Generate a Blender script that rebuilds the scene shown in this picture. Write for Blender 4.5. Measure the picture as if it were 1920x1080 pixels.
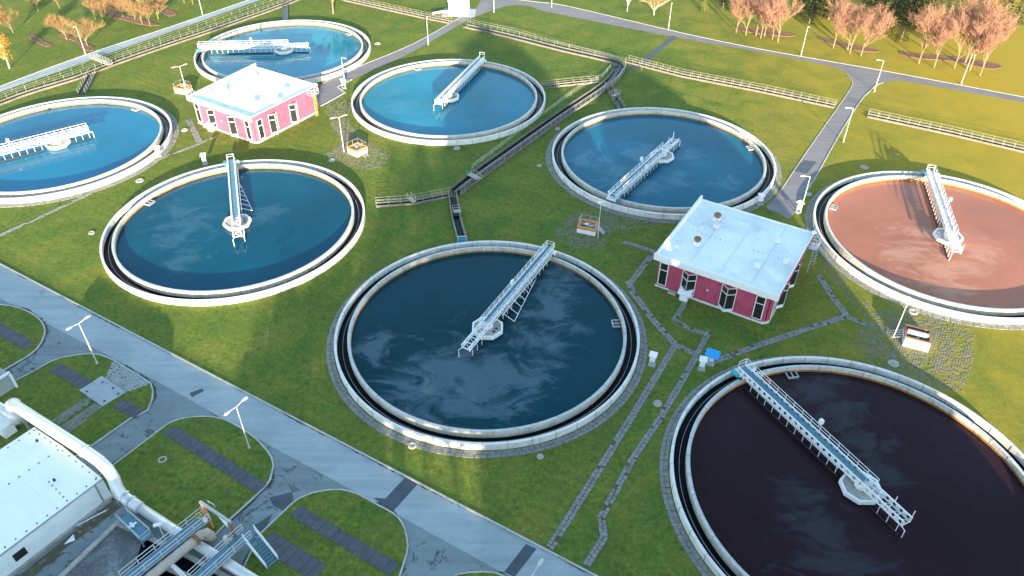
import bpy, bmesh, math, random
from mathutils import Vector, Matrix, geometry

random.seed(7)
for o in list(bpy.data.objects): bpy.data.objects.remove(o)
scene = bpy.context.scene
COL = scene.collection

# ------------------------------------------------------------------ camera
cam_data = bpy.data.cameras.new('camera'); cam = bpy.data.objects.new('camera', cam_data); COL.objects.link(cam)
cam_data.sensor_width = 36.0; cam_data.lens = 26.717; cam_data.clip_start = 0.5; cam_data.clip_end = 5000
_R = Vector((1, 0.0032, 0.0040)).normalized(); _F = Vector((0, 0.7849, -0.6196)).normalized(); _U = _R.cross(_F).normalized(); _R = _F.cross(_U)
cam.matrix_world = Matrix(((_R.x, _U.x, -_F.x, 0), (_R.y, _U.y, -_F.y, 0), (_R.z, _U.z, -_F.z, 73.591), (0, 0, 0, 1)))
scene.camera = cam

# ------------------------------------------------------------------ sky, sun, exposure
SUN_EL, SUN_AZ = math.radians(9.0), math.radians(172)      # azimuth clockwise from +Y
world = bpy.data.worlds.new('World'); scene.world = world; world.use_nodes = True
wn = world.node_tree.nodes; wl = world.node_tree.links
sky = wn.new('ShaderNodeTexSky'); sky.sky_type = 'NISHITA'; sky.sun_disc = False
sky.sun_elevation = SUN_EL; sky.sun_rotation = SUN_AZ; sky.air_density = 1.0; sky.dust_density = 0.1; sky.ozone_density = 0.9
bg = wn['Background']; bg.inputs['Strength'].default_value = 0.15
wl.new(sky.outputs[0], bg.inputs[0])
sd = bpy.data.lights.new('sun', 'SUN'); sd.energy = 5.0; sd.angle = math.radians(0.5); sd.color = (1.0, 0.82, 0.58)
sun = bpy.data.objects.new('sun', sd); COL.objects.link(sun)
sdir = Vector((math.sin(SUN_AZ) * math.cos(SUN_EL), math.cos(SUN_AZ) * math.cos(SUN_EL), math.sin(SUN_EL)))
sun.rotation_euler = sdir.to_track_quat('Z', 'Y').to_euler(); sun.location = sdir * 300
scene.view_settings.view_transform = 'Standard'; scene.view_settings.look = 'None'
scene.view_settings.exposure = 2.2; scene.view_settings.gamma = 1.0
scene.render.engine = 'CYCLES'

# ------------------------------------------------------------------ mesh helpers
class MB:
    def __init__(s): s.v = []; s.f = []
    def add(s, vs, fs):
        n = len(s.v); s.v += [tuple(p) for p in vs]; s.f += [tuple(i + n for i in f) for f in fs]; return s
    def box(s, c, d, rz=0.0):
        hx, hy, hz = d[0] / 2, d[1] / 2, d[2] / 2; ca, sa = math.cos(rz), math.sin(rz); vs = []
        for z in (-hz, hz):
            for x, y in ((-hx, -hy), (hx, -hy), (hx, hy), (-hx, hy)):
                vs.append((c[0] + x * ca - y * sa, c[1] + x * sa + y * ca, c[2] + z))
        return s.add(vs, [(3, 2, 1, 0), (4, 5, 6, 7), (0, 1, 5, 4), (1, 2, 6, 5), (2, 3, 7, 6), (3, 0, 4, 7)])
    def tube(s, p, q, r, n=6, r2=None, cap=True):
        p, q = Vector(p), Vector(q); d = q - p
        if d.length < 1e-6: return s
        d.normalize(); a = d.orthogonal().normalized(); b = d.cross(a); r2 = r if r2 is None else r2
        vs = []
        for c, rr in ((p, r), (q, r2)):
            for i in range(n):
                t = 2 * math.pi * i / n; vs.append(c + a * (rr * math.cos(t)) + b * (rr * math.sin(t)))
        fs = [(i, (i + 1) % n, n + (i + 1) % n, n + i) for i in range(n)]
        if cap: fs += [tuple(range(n - 1, -1, -1)), tuple(range(n, 2 * n))]
        return s.add(vs, fs)
    def bar(s, p, q, w, h):
        p, q = Vector(p), Vector(q); d = (q - p).normalized(); up = Vector((0, 0, 1))
        if abs(d.z) > 0.98: up = Vector((0, 1, 0))
        a = d.cross(up).normalized() * (w / 2); b = a.cross(d).normalized() * (h / 2)
        vs = [c + x for c in (p, q) for x in (-a - b, a - b, a + b, -a + b)]
        return s.add(vs, [(0, 1, 2, 3), (7, 6, 5, 4), (0, 4, 5, 1), (1, 5, 6, 2), (2, 6, 7, 3), (3, 7, 4, 0)])
    def pipe(s, pts, r, n=12):
        pts = [Vector(p) for p in pts]; rings = []; a = None
        for i, p in enumerate(pts):
            d = (pts[min(i + 1, len(pts) - 1)] - pts[max(i - 1, 0)]).normalized()
            a = d.orthogonal().normalized() if a is None else (a - d * a.dot(d)).normalized()
            b = d.cross(a); rings.append([p + a * (r * math.cos(2 * math.pi * k / n)) + b * (r * math.sin(2 * math.pi * k / n)) for k in range(n)])
        vs = [v for R_ in rings for v in R_]; fs = []
        for i in range(len(pts) - 1):
            for k in range(n): fs.append((i * n + k, i * n + (k + 1) % n, (i + 1) * n + (k + 1) % n, (i + 1) * n + k))
        m = (len(pts) - 1) * n
        fs += [tuple(range(n - 1, -1, -1)), tuple(range(m, m + n))]
        return s.add(vs, fs)
    def lathe(s, prof, n=24, c=(0, 0, 0)):
        vs = []; m = len(prof)
        for i in range(n):
            t = 2 * math.pi * i / n
            for r, z in prof: vs.append((c[0] + r * math.cos(t), c[1] + r * math.sin(t), c[2] + z))
        fs = [(i * m + j, ((i + 1) % n) * m + j, ((i + 1) % n) * m + j + 1, i * m + j + 1) for i in range(n) for j in range(m - 1)]
        return s.add(vs, fs)
    def poly(s, pts, z):
        tri = geometry.tessellate_polygon([[Vector((p[0], p[1], 0)) for p in pts]]); fs = []
        for a, b, c in tri:
            A, B, C_ = (Vector(pts[i][:2]) for i in (a, b, c))
            fs.append((a, b, c) if (B - A).cross(C_ - A) > 0 else (a, c, b))
        return s.add([(p[0], p[1], z) for p in pts], fs)
    def prism(s, pts, z0, z1):
        s.poly(pts, z1); n = len(pts)
        ar = sum(pts[i][0] * pts[(i + 1) % n][1] - pts[(i + 1) % n][0] * pts[i][1] for i in range(n))
        vs = [(p[0], p[1], z0) for p in pts] + [(p[0], p[1], z1) for p in pts]
        fs = [(i, (i + 1) % n, n + (i + 1) % n, n + i) if ar > 0 else (n + i, n + (i + 1) % n, (i + 1) % n, i) for i in range(n)]
        return s.add(vs, fs)
    def strip(s, pts, w, z0, z1=None, closed=False, off=0.0):
        """flat ribbon at z0, or a solid kerb from z0 up to z1, along a polyline"""
        n = len(pts); L = []; R_ = []
        for i in range(n):
            a = Vector(pts[(i - 1) % n] if (closed or i) else pts[0][:2]); b = Vector(pts[(i + 1) % n] if (closed or i < n - 1) else pts[-1][:2])
            a = Vector(a[:2]); b = Vector(b[:2]); p = Vector(pts[i][:2])
            d1 = (p - a); d2 = (b - p)
            if d1.length < 1e-6: d1 = d2
            if d2.length < 1e-6: d2 = d1
            d1.normalize(); d2.normalize(); t = (d1 + d2)
            t = t.normalized() if t.length > 1e-4 else d1
            nr = Vector((-t.y, t.x)); k = 1 / max(0.5, t.dot(d1))
            L.append(p + nr * (off + w / 2) * k); R_.append(p + nr * (off - w / 2) * k)
        m = n if closed else n - 1
        if z1 is None:
            return s.add([(p.x, p.y, z0) for p in L] + [(p.x, p.y, z0) for p in R_], [(n + i, n + (i + 1) % n, (i + 1) % n, i) for i in range(m)])
        vs = [(p.x, p.y, z0) for p in L] + [(p.x, p.y, z0) for p in R_] + [(p.x, p.y, z1) for p in L] + [(p.x, p.y, z1) for p in R_]; fs = []
        for i in range(m):
            j = (i + 1) % n
            fs += [(3 * n + i, 3 * n + j, 2 * n + j, 2 * n + i), (i, 2 * n + i, 2 * n + j, j), (n + j, 3 * n + j, 3 * n + i, n + i)]
        if not closed: fs += [(0, n, 3 * n, 2 * n), (n - 1, 3 * n - 1, 4 * n - 1, 2 * n - 1)]
        return s.add(vs, fs)
    def rail(s, pts, h=1.1, n=2, sp=2.0, r=0.035, z=0.0, closed=False, posts=True):
        """handrail of posts and horizontal tubes along a polyline of (x,y) or (x,y,z)"""
        P3 = [Vector((p[0], p[1], (p[2] if len(p) > 2 else z))) for p in pts]
        if closed: P3.append(P3[0])
        for a, b in zip(P3, P3[1:]):
            for k in range(1, n + 1):
                hh = Vector((0, 0, h * k / n)); s.tube(a + hh, b + hh, r, 5, cap=False)
            m = max(1, round((b - a).length / sp))
            if posts:
                for i in range(m + 1):
                    q = a.lerp(b, i / m); s.tube(q, q + Vector((0, 0, h)), r * 1.15, 5)
        return s
    def mesh(s, name):
        me = bpy.data.meshes.new(name); me.from_pydata(s.v, [], s.f); me.update(); return me
    def build(s, name, m, parent=None, smooth=False):
        me = s.mesh(name); me.materials.append(m)
        if smooth: me.polygons.foreach_set('use_smooth', [True] * len(me.polygons))
        return link(name, me, parent)

def link(name, me, parent=None, loc=None, rz=None):
    o = bpy.data.objects.new(name, me); COL.objects.link(o)
    if parent: o.parent = parent
    if loc: o.location = loc
    if rz is not None: o.rotation_euler[2] = rz
    return o
def tag(o, label=None, cat=None, group=None, kind=None):
    for k, v in (('label', label), ('category', cat), ('group', group), ('kind', kind)):
        if v: o[k] = v
    return o
def thing(name, label, cat, loc=(0, 0, 0), rz=0.0, group=None):
    o = bpy.data.objects.new(name, None); COL.objects.link(o); o.empty_display_size = 0.3
    o.location = (loc[0], loc[1], loc[2] if len(loc) > 2 else 0); o.rotation_euler[2] = rz
    return tag(o, label, cat, group)
def copy_tree(src, parent=None):
    c = src.copy(); COL.objects.link(c); c.parent = parent
    for ch in src.children: copy_tree(ch, c)
    return c
def curve(pts, closed=False, k=6):
    n = len(pts); out = []
    for i in range(n if closed else n - 1):
        g = lambda j: Vector(pts[j % n][:2]) if closed else Vector(pts[min(max(j, 0), n - 1)][:2])
        a, b, c, d = g(i - 1), g(i), g(i + 1), g(i + 2)
        for t in (j / k for j in range(k)):
            out.append(tuple(0.5 * ((2 * b) + (c - a) * t + (2 * a - 5 * b + 4 * c - d) * t * t + (3 * b - a - 3 * c + d) * t ** 3)))
    if not closed: out.append(tuple(pts[-1][:2]))
    return out

# ------------------------------------------------------------------ materials
def mat(name):
    m = bpy.data.materials.new(name); m.use_nodes = True; nt = m.node_tree
    return m, nt, nt.nodes['Principled BSDF']
def N(nt, t, **kw):
    n = nt.nodes.new(t)
    for k, v in kw.items():
        if k in n.inputs: n.inputs[k].default_value = v
        else: setattr(n, k, v)
    return n
def noise(nt, vec, scale, detail=4, rough=0.55, dist=0.0):
    n = N(nt, 'ShaderNodeTexNoise'); n.inputs['Scale'].default_value = scale; n.inputs['Detail'].default_value = detail
    n.inputs['Roughness'].default_value = rough; n.inputs['Distortion'].default_value = dist; nt.links.new(vec, n.inputs['Vector']); return n.outputs['Fac']
def ramp(nt, fac, stops):
    r = N(nt, 'ShaderNodeValToRGB'); e = r.color_ramp.elements
    while len(e) < len(stops): e.new(0.5)
    for el, (p, c) in zip(e, stops): el.position = p; el.color = (c[0], c[1], c[2], 1)
    nt.links.new(fac, r.inputs[0]); return r.outputs[0]
def mix(nt, fac, a, b, mode='MIX'):
    m = N(nt, 'ShaderNodeMix', data_type='RGBA', blend_type=mode)
    for s, v in ((0, fac), (6, a), (7, b)):
        if hasattr(v, 'links'): nt.links.new(v, m.inputs[s])
        elif s == 0: m.inputs[0].default_value = v
        else: m.inputs[s].default_value = (v[0], v[1], v[2], 1)
    return m.outputs[2]
def mth(nt, op, a, b=0.0, clamp=False):
    m = N(nt, 'ShaderNodeMath', operation=op, use_clamp=clamp)
    for i, v in enumerate((a, b)):
        if hasattr(v, 'links'): nt.links.new(v, m.inputs[i])
        else: m.inputs[i].default_value = v
    return m.outputs[0]
def bump(nt, b, h, strength, dist):
    n = N(nt, 'ShaderNodeBump'); n.inputs['Strength'].default_value = strength; n.inputs['Distance'].default_value = dist
    nt.links.new(h, n.inputs['Height']); nt.links.new(n.outputs[0], b.inputs['Normal'])
def pos(nt, obj=False):
    return N(nt, 'ShaderNodeTexCoord').outputs['Object'] if obj else N(nt, 'ShaderNodeNewGeometry').outputs['Position']
def simple(name, c, rough=0.6, metal=0.0, var=0.25, scale=1.5, dirt=None, bmp=0.0, spec=0.4):
    """painted / concrete / metal surface with uneven tone, grime and fine relief"""
    m, nt, b = mat(name); p = pos(nt)
    n1 = noise(nt, p, scale, 6, 0.65); n2 = noise(nt, p, scale * 7, 4, 0.6)
    f = mth(nt, 'ADD', mth(nt, 'MULTIPLY', n1, 0.65), mth(nt, 'MULTIPLY', n2, 0.35))
    lo = tuple(x * (1 - var) for x in c); hi = tuple(min(1, x * (1 + var * 0.6)) for x in c)
    col = ramp(nt, f, [(0.3, lo), (0.68, hi)])
    if dirt:
        d = ramp(nt, noise(nt, p, scale * 0.5, 8, 0.7, 0.6), [(0.52, (0, 0, 0)), (0.72, (1, 1, 1))])
        col = mix(nt, mth(nt, 'MULTIPLY', d, dirt[1]), col, dirt[0])
    nt.links.new(col, b.inputs['Base Color'])
    b.inputs['Roughness'].default_value = rough; b.inputs['Metallic'].default_value = metal; b.inputs['Specular IOR Level'].default_value = spec
    if bmp: bump(nt, b, n2, 0.6, bmp)
    return m

def make_grass():
    m, nt, b = mat('grass'); p = pos(nt)
    big = noise(nt, p, 0.022, 5, 0.6, 0.8); mid = noise(nt, p, 0.16, 6, 0.65, 0.4); fine = noise(nt, p, 1.5, 8, 0.8); blade = noise(nt, p, 3.2, 5, 0.85)
    c = ramp(nt, big, [(0.32, (0.064, 0.112, 0.022)), (0.5, (0.092, 0.136, 0.024)), (0.62, (0.142, 0.160, 0.028)), (0.75, (0.19, 0.155, 0.04))])
    c2 = ramp(nt, mid, [(0.32, (0.055, 0.102, 0.020)), (0.48, (0.090, 0.136, 0.024)), (0.6, (0.150, 0.163, 0.030)), (0.72, (0.21, 0.155, 0.055))])
    c = mix(nt, 0.55, c, c2)
    f = mth(nt, 'ADD', mth(nt, 'MULTIPLY', fine, 0.6), mth(nt, 'MULTIPLY', blade, 0.4))
    sh = ramp(nt, f, [(0.38, (0.46, 0.52, 0.46)), (0.5, (1.05, 1.08, 1.05)), (0.61, (1.75, 1.65, 1.5))])
    c = mix(nt, 1.0, c, sh, 'MULTIPLY')
    # mown and dried-out patches
    w = N(nt, 'ShaderNodeTexWave', wave_type='BANDS'); w.inputs['Scale'].default_value = 0.045; w.inputs['Distortion'].default_value = 6; w.inputs['Detail'].default_value = 3
    mp = N(nt, 'ShaderNodeMapping'); mp.inputs['Rotation'].default_value = (0, 0, math.radians(33)); nt.links.new(p, mp.inputs[0]); nt.links.new(mp.outputs[0], w.inputs[0])
    c = mix(nt, mth(nt, 'MULTIPLY', w.outputs['Fac'], 0.16), c, (0.17, 0.155, 0.04))
    w2 = N(nt, 'ShaderNodeTexWave', wave_type='BANDS'); w2.inputs['Scale'].default_value = 0.16; w2.inputs['Distortion'].default_value = 3.0; w2.inputs['Detail'].default_value = 4; w2.inputs['Detail Scale'].default_value = 0.6
    mp2 = N(nt, 'ShaderNodeMapping'); mp2.inputs['Rotation'].default_value = (0, 0, math.radians(-58)); nt.links.new(p, mp2.inputs[0]); nt.links.new(mp2.outputs[0], w2.inputs[0])
    c = mix(nt, mth(nt, 'MULTIPLY', w2.outputs['Fac'], mth(nt, 'MULTIPLY', big, 0.28)), c, (0.055, 0.075, 0.014))
    bare = ramp(nt, noise(nt, p, 0.35, 7, 0.72, 1.0), [(0.58, (0, 0, 0)), (0.74, (1, 1, 1))])
    c = mix(nt, mth(nt, 'MULTIPLY', bare, 0.6), c, (0.20, 0.14, 0.065))
    vo = N(nt, 'ShaderNodeTexVoronoi'); vo.inputs['Scale'].default_value = 0.55; nt.links.new(p, vo.inputs['Vector'])
    weed = ramp(nt, vo.outputs['Distance'], [(0.10, (1, 1, 1)), (0.2, (0, 0, 0))])
    c = mix(nt, mth(nt, 'MULTIPLY', weed, 0.5), c, (0.035, 0.062, 0.012))
    # turf turns golden towards the east: warm glow painted into the grass colour
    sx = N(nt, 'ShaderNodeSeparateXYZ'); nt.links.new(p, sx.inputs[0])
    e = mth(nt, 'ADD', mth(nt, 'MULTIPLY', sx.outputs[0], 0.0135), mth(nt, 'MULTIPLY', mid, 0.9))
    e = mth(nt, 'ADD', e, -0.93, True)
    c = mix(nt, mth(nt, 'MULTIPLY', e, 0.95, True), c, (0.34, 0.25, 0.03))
    nt.links.new(c, b.inputs['Base Color']); b.inputs['Roughness'].default_value = 0.95; b.inputs['Specular IOR Level'].default_value = 0.12
    bump(nt, b, f, 0.5, 0.06)
    return m
def make_asphalt(name, c, dark, stain=0.8, stmin=0.6):
    m, nt, b = mat(name); p = pos(nt)
    n1 = noise(nt, p, 0.12, 6, 0.6, 0.5); n2 = noise(nt, p, 6, 5, 0.8)
    mp = N(nt, 'ShaderNodeMapping'); mp.inputs['Rotation'].default_value = (0, 0, math.radians(30.7)); mp.inputs['Scale'].default_value = (0.05, 0.9, 1); nt.links.new(p, mp.inputs[0])
    tr = noise(nt, mp.outputs[0], 1.0, 5, 0.6, 0.3)
    col = ramp(nt, mth(nt, 'ADD', mth(nt, 'MULTIPLY', n1, 0.5), mth(nt, 'MULTIPLY', tr, 0.5)), [(0.3, tuple(x * 0.72 for x in c)), (0.52, c), (0.7, tuple(x * 1.18 for x in c))])
    st = ramp(nt, noise(nt, p, 0.3, 9, 0.72, 2.2), [(stmin, (0, 0, 0)), (stmin + 0.06, (1, 1, 1))])
    col = mix(nt, mth(nt, 'MULTIPLY', st, stain), col, dark)
    col = mix(nt, 0.35, col, ramp(nt, n2, [(0.3, (0.5, 0.5, 0.5)), (0.7, (1.3, 1.3, 1.3))]), 'MULTIPLY')
    # hairline cracks
    vo = N(nt, 'ShaderNodeTexVoronoi', feature='DISTANCE_TO_EDGE'); vo.inputs['Scale'].default_value = 0.17; nt.links.new(p, vo.inputs['Vector'])
    cr = ramp(nt, vo.outputs['Distance'], [(0.0, (1, 1, 1)), (0.008, (0, 0, 0))])
    gap = ramp(nt, noise(nt, p, 0.06, 3, 0.5), [(0.52, (0, 0, 0)), (0.6, (1, 1, 1))])
    wp = mix(nt, 0.06, p, N(nt, 'ShaderNodeTexNoise').outputs['Color']); nt.links.new(wp, vo.inputs['Vector'])
    col = mix(nt, mth(nt, 'MULTIPLY', mth(nt, 'MULTIPLY', cr, gap), 0.22), col, dark)
    nt.links.new(col, b.inputs['Base Color']); b.inputs['Roughness'].default_value = 0.85; b.inputs['Specular IOR Level'].default_value = 0.25
    bump(nt, b, n2, 0.35, 0.01)
    return m
def make_concrete(name, c, streak=0.5):
    """weathered concrete with vertical runs and algae"""
    m, nt, b = mat(name); p = pos(nt)
    mp = N(nt, 'ShaderNodeMapping'); mp.inputs['Scale'].default_value = (1.6, 1.6, 0.12); nt.links.new(p, mp.inputs[0])
    run = noise(nt, mp.outputs[0], 1.5, 6, 0.7); n1 = noise(nt, p, 0.5, 7, 0.65, 0.4); n2 = noise(nt, p, 9, 4, 0.7)
    col = ramp(nt, n1, [(0.3, tuple(x * 0.72 for x in c)), (0.5, c), (0.7, tuple(min(1, x * 1.18) for x in c))])
    r = ramp(nt, run, [(0.5, (0, 0, 0)), (0.68, (1, 1, 1))])
    col = mix(nt, mth(nt, 'MULTIPLY', r, streak), col, (c[0] * 0.35, c[1] * 0.32, c[2] * 0.25))
    col = mix(nt, 0.3, col, ramp(nt, n2, [(0.3, (0.6, 0.6, 0.6)), (0.7, (1.25, 1.25, 1.25))]), 'MULTIPLY')
    nt.links.new(col, b.inputs['Base Color']); b.inputs['Roughness'].default_value = 0.8; b.inputs['Specular IOR Level'].default_value = 0.3
    bump(nt, b, n2, 0.4, 0.012)
    return m
def make_water(name, base, film, blobs, amount=1.0, rough=0.03, seed=0.0, specks=0.0):
    """still process water; a drifting scum film lies on it in patches (blobs: x, y, radius in tank coordinates)"""
    m, nt, b = mat(name); p = pos(nt, True)
    mp = N(nt, 'ShaderNodeMapping'); mp.inputs['Location'].default_value = (seed, seed * 0.7, seed * 1.3); nt.links.new(p, mp.inputs[0]); q = mp.outputs[0]
    ms = N(nt, 'ShaderNodeMapping'); ms.inputs['Rotation'].default_value = (0, 0, seed); ms.inputs['Scale'].default_value = (0.85, 1.3, 1); nt.links.new(q, ms.inputs[0]); sq = ms.outputs[0]
    n1 = noise(nt, sq, 0.15, 10, 0.7, 1.4); n2 = noise(nt, q, 1.3, 8, 0.8, 0.5)
    mask = None
    for (x, y, r) in blobs:
        d = N(nt, 'ShaderNodeVectorMath', operation='DISTANCE'); nt.links.new(p, d.inputs[0]); d.inputs[1].default_value = (x, y, 0)
        k = mth(nt, 'SUBTRACT', 1.0, mth(nt, 'DIVIDE', d.outputs['Value'], r))
        mask = k if mask is None else mth(nt, 'MAXIMUM', mask, k)
    if mask is None: mask = mth(nt, 'ADD', n1, -1.0)
    f = mth(nt, 'ADD', mth(nt, 'MULTIPLY', mask, 0.42), mth(nt, 'MULTIPLY', mth(nt, 'ADD', n1, -0.47), 2.3))
    f = mth(nt, 'ADD', f, mth(nt, 'MULTIPLY', mth(nt, 'ADD', n2, -0.5), 0.35))
    fr = N(nt, 'ShaderNodeMapRange', interpolation_type='SMOOTHSTEP'); fr.inputs['From Min'].default_value = 0.06; fr.inputs['From Max'].default_value = 0.52; nt.links.new(f, fr.inputs[0])
    fac = mth(nt, 'MULTIPLY', fr.outputs[0], amount)
    fac = mth(nt, 'MULTIPLY', fac, mth(nt, 'ADD', 0.55, mth(nt, 'MULTIPLY', n2, 0.8)), True)
    if specks:
        vo = N(nt, 'ShaderNodeTexVoronoi'); vo.inputs['Scale'].default_value = 1.1; nt.links.new(q, vo.inputs['Vector'])
        sp = ramp(nt, mth(nt, 'ADD', vo.outputs['Distance'], mth(nt, 'MULTIPLY', n2, 0.5)), [(0.27, (1, 1, 1)), (0.33, (0, 0, 0))])
        fac = mth(nt, 'MULTIPLY', fac, mth(nt, 'SUBTRACT', 1.0, mth(nt, 'MULTIPLY', sp, specks)), True)
    tone = ramp(nt, noise(nt, q, 0.06, 4, 0.5), [(0.3, tuple(x * 0.8 for x in base)), (0.7, tuple(x * 1.2 for x in base))])
    nt.links.new(mix(nt, fac, tone, film), b.inputs['Base Color'])
    nt.links.new(mth(nt, 'ADD', rough, mth(nt, 'MULTIPLY', fac, 0.22)), b.inputs['Roughness'])
    b.inputs['IOR'].default_value = 1.33; b.inputs['Specular IOR Level'].default_value = 0.2
    bump(nt, b, noise(nt, q, 2.2, 3, 0.5), 0.05, 0.012)
    return m

M = dict(
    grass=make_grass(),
    road=make_asphalt('road_asphalt', (0.32, 0.375, 0.39), (0.12, 0.11, 0.115), 0.3),
    apron=make_asphalt('apron_asphalt', (0.20, 0.245, 0.255), (0.045, 0.038, 0.04), 0.8, 0.56),
    patch=make_asphalt('patch_asphalt', (0.075, 0.095, 0.115), (0.04, 0.045, 0.05), 0.3),
    oldroad=make_asphalt('worn_asphalt', (0.20, 0.19, 0.20), (0.10, 0.08, 0.075), 0.4),
    concrete=make_concrete('concrete', (0.40, 0.38, 0.34)),
    oldconc=make_concrete('old_channel_concrete', (0.17, 0.16, 0.14), 0.5),
    rim=make_concrete('rim_concrete', (0.56, 0.51, 0.42), 0.55),
    cop=simple('coping_paint', (0.70, 0.69, 0.66), 0.7, 0, 0.18, 0.7, ((0.34, 0.30, 0.24), 0.55), 0.01),
    smooth_rim=simple('trowelled_rim', (0.46, 0.52, 0.55), 0.35, 0, 0.25, 0.9, ((0.2, 0.19, 0.17), 0.6)),
    stained=make_concrete('stained_concrete', (0.30, 0.155, 0.055), 0.7),
    outer=make_concrete('outer_wall_whitewash', (0.68, 0.67, 0.63), 0.3),
    kerb=simple('kerb_concrete', (0.44, 0.43, 0.40), 0.85, 0, 0.3, 1.2, ((0.12, 0.11, 0.09), 0.7), 0.01),
    lampp=simple('lamp_paint', (0.58, 0.58, 0.57), 0.5, 0.1, 0.15, 2.0),
    white=simple('white_paint', (0.78, 0.79, 0.80), 0.45, 0, 0.10, 2.0, ((0.45, 0.40, 0.34), 0.35)),
    railm=simple('weathered_rail_paint', (0.33, 0.31, 0.27), 0.6, 0.0, 0.25, 3.0, ((0.25, 0.17, 0.10), 0.5)),
    galv=simple('galvanised_steel', (0.50, 0.52, 0.54), 0.4, 0.6, 0.22, 3.0),
    dark=simple('dark_steel', (0.03, 0.03, 0.033), 0.5, 0.2, 0.3, 3.0),
    rust=simple('rusty_steel', (0.26, 0.13, 0.07), 0.8, 0.1, 0.45, 2.5),
    teal=simple('blue_green_grating', (0.10, 0.235, 0.30), 0.5, 0.1, 0.3, 2.0),
    blue=simple('blue_motor_paint', (0.02, 0.22, 0.36), 0.4, 0, 0.15, 3.0),
    turq=simple('turquoise_paint', (0.03, 0.36, 0.40), 0.4, 0, 0.15, 3.0),
    skyblue=simple('sky_blue_sheet', (0.02, 0.32, 0.68), 0.45, 0, 0.12, 2.0),
    red=simple('red_paint', (0.55, 0.05, 0.06), 0.5, 0, 0.2, 3.0),
    yellow=simple('yellow_paint', (0.60, 0.38, 0.04), 0.5, 0, 0.2, 3.0),
    orange=simple('orange_paint', (0.62, 0.25, 0.09), 0.6, 0, 0.25, 1.8, ((0.25, 0.10, 0.04), 0.5)),
    pink=make_concrete('crimson_sheet', (0.45, 0.078, 0.14), 0.22),
    roof=simple('roof_membrane', (0.74, 0.80, 0.80), 0.55, 0, 0.12, 0.3, ((0.42, 0.46, 0.45), 0.6)),
    roof2=simple('seam_tape', (0.60, 0.66, 0.67), 0.6, 0, 0.15, 0.8),
    shedroof=simple('pale_roof_sheet', (0.86, 0.88, 0.86), 0.5, 0, 0.06, 0.3, ((0.55, 0.63, 0.66), 0.35)),
    shedwall=simple('shed_wall_paint', (0.74, 0.79, 0.80), 0.7, 0, 0.10, 0.5, ((0.42, 0.46, 0.46), 0.4)),
    bolt=simple('bolt_heads', (0.05, 0.05, 0.055), 0.5, 0.4, 0.2, 3),
    pipe=simple('pipe_cladding', (0.66, 0.67, 0.66), 0.38, 0.25, 0.12, 0.8, ((0.40, 0.36, 0.30), 0.45)),
    slab=simple('dark_paving_slab', (0.085, 0.095, 0.11), 0.85, 0, 0.45, 0.8, ((0.03, 0.035, 0.03), 0.6), 0.01),
    stone=simple('path_stone', (0.24, 0.245, 0.23), 0.85, 0, 0.55, 1.3, ((0.07, 0.085, 0.05), 0.7), 0.02),
    stone2=simple('pale_cobble', (0.19, 0.18, 0.135), 0.9, 0, 0.5, 1.4, ((0.085, 0.10, 0.035), 0.85), 0.02),
    pad=simple('pale_concrete_pad', (0.34, 0.38, 0.39), 0.8, 0, 0.2, 0.8, ((0.18, 0.2, 0.2), 0.6), 0.01),
    soil=simple('bare_soil', (0.10, 0.095, 0.055), 0.95, 0, 0.5, 1.2, ((0.16, 0.15, 0.13), 0.6), 0.04),
    litter=simple('dark_leaf_litter', (0.062, 0.07, 0.062), 0.95, 0, 0.5, 1.5, None, 0.02),
    mulch=simple('bark_mulch', (0.20, 0.10, 0.065), 0.95, 0, 0.6, 1.5, None, 0.06),
    glass=None,
    trunk=simple('tree_bark', (0.24, 0.165, 0.10), 0.9, 0, 0.35, 2.0, None, 0.02),
    birch=simple('birch_bark', (0.70, 0.63, 0.52), 0.85, 0, 0.3, 2.0, ((0.08, 0.07, 0.06), 0.6)),
    twig=simple('pinkish_twigs', (0.31, 0.165, 0.115), 0.9, 0, 0.35, 0.35),
    twig2=simple('sandy_twigs', (0.27, 0.165, 0.075), 0.9, 0, 0.35, 0.35),
    leaf=simple('orange_leaves', (0.48, 0.22, 0.03), 0.8, 0, 0.35, 0.5),
    needle=simple('dark_needles', (0.030, 0.042, 0.016), 0.85, 0, 0.4, 0.5),
    needle_lit=simple('sunlit_needles', (0.12, 0.13, 0.02), 0.85, 0, 0.4, 0.5),  # sunlight on the brighter conifers is put into this needle colour
)
m_, nt_, b_ = mat('window_glass'); b_.inputs['Base Color'].default_value = (0.02, 0.022, 0.022, 1); b_.inputs['Roughness'].default_value = 0.06; b_.inputs['Specular IOR Level'].default_value = 0.6
M['glass'] = m_
M['launder'] = make_water('launder_water', (0.003, 0.005, 0.007), (0.05, 0.06, 0.06), [], 0.0, 0.12); M['launder'].node_tree.nodes['Principled BSDF'].inputs['Specular IOR Level'].default_value = 0.12
M['channel'] = make_water('channel_water', (0.006, 0.010, 0.012), (0.05, 0.06, 0.06), [], 0.0, 0.05, 4)

# ================================================================== THE GROUND
gm = MB(); gx = [-1500, -600, -300, -150, -75, 0, 75, 150, 300, 600, 1500]; gy = [-1200, -500, -200, 0, 50, 100, 150, 200, 250, 300, 450, 900, 2600]
gm.add([(x, y, 0) for y in gy for x in gx], [(j * 11 + i, j * 11 + i + 1, (j + 1) * 11 + i + 1, (j + 1) * 11 + i) for j in range(len(gy) - 1) for i in range(10)])
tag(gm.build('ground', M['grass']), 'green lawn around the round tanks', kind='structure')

def road(name, pts, m, z, label, parent=None):
    o = MB().poly(pts, z).build(name, m, parent)
    if not parent: tag(o, label, kind='structure')
    return o
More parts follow.
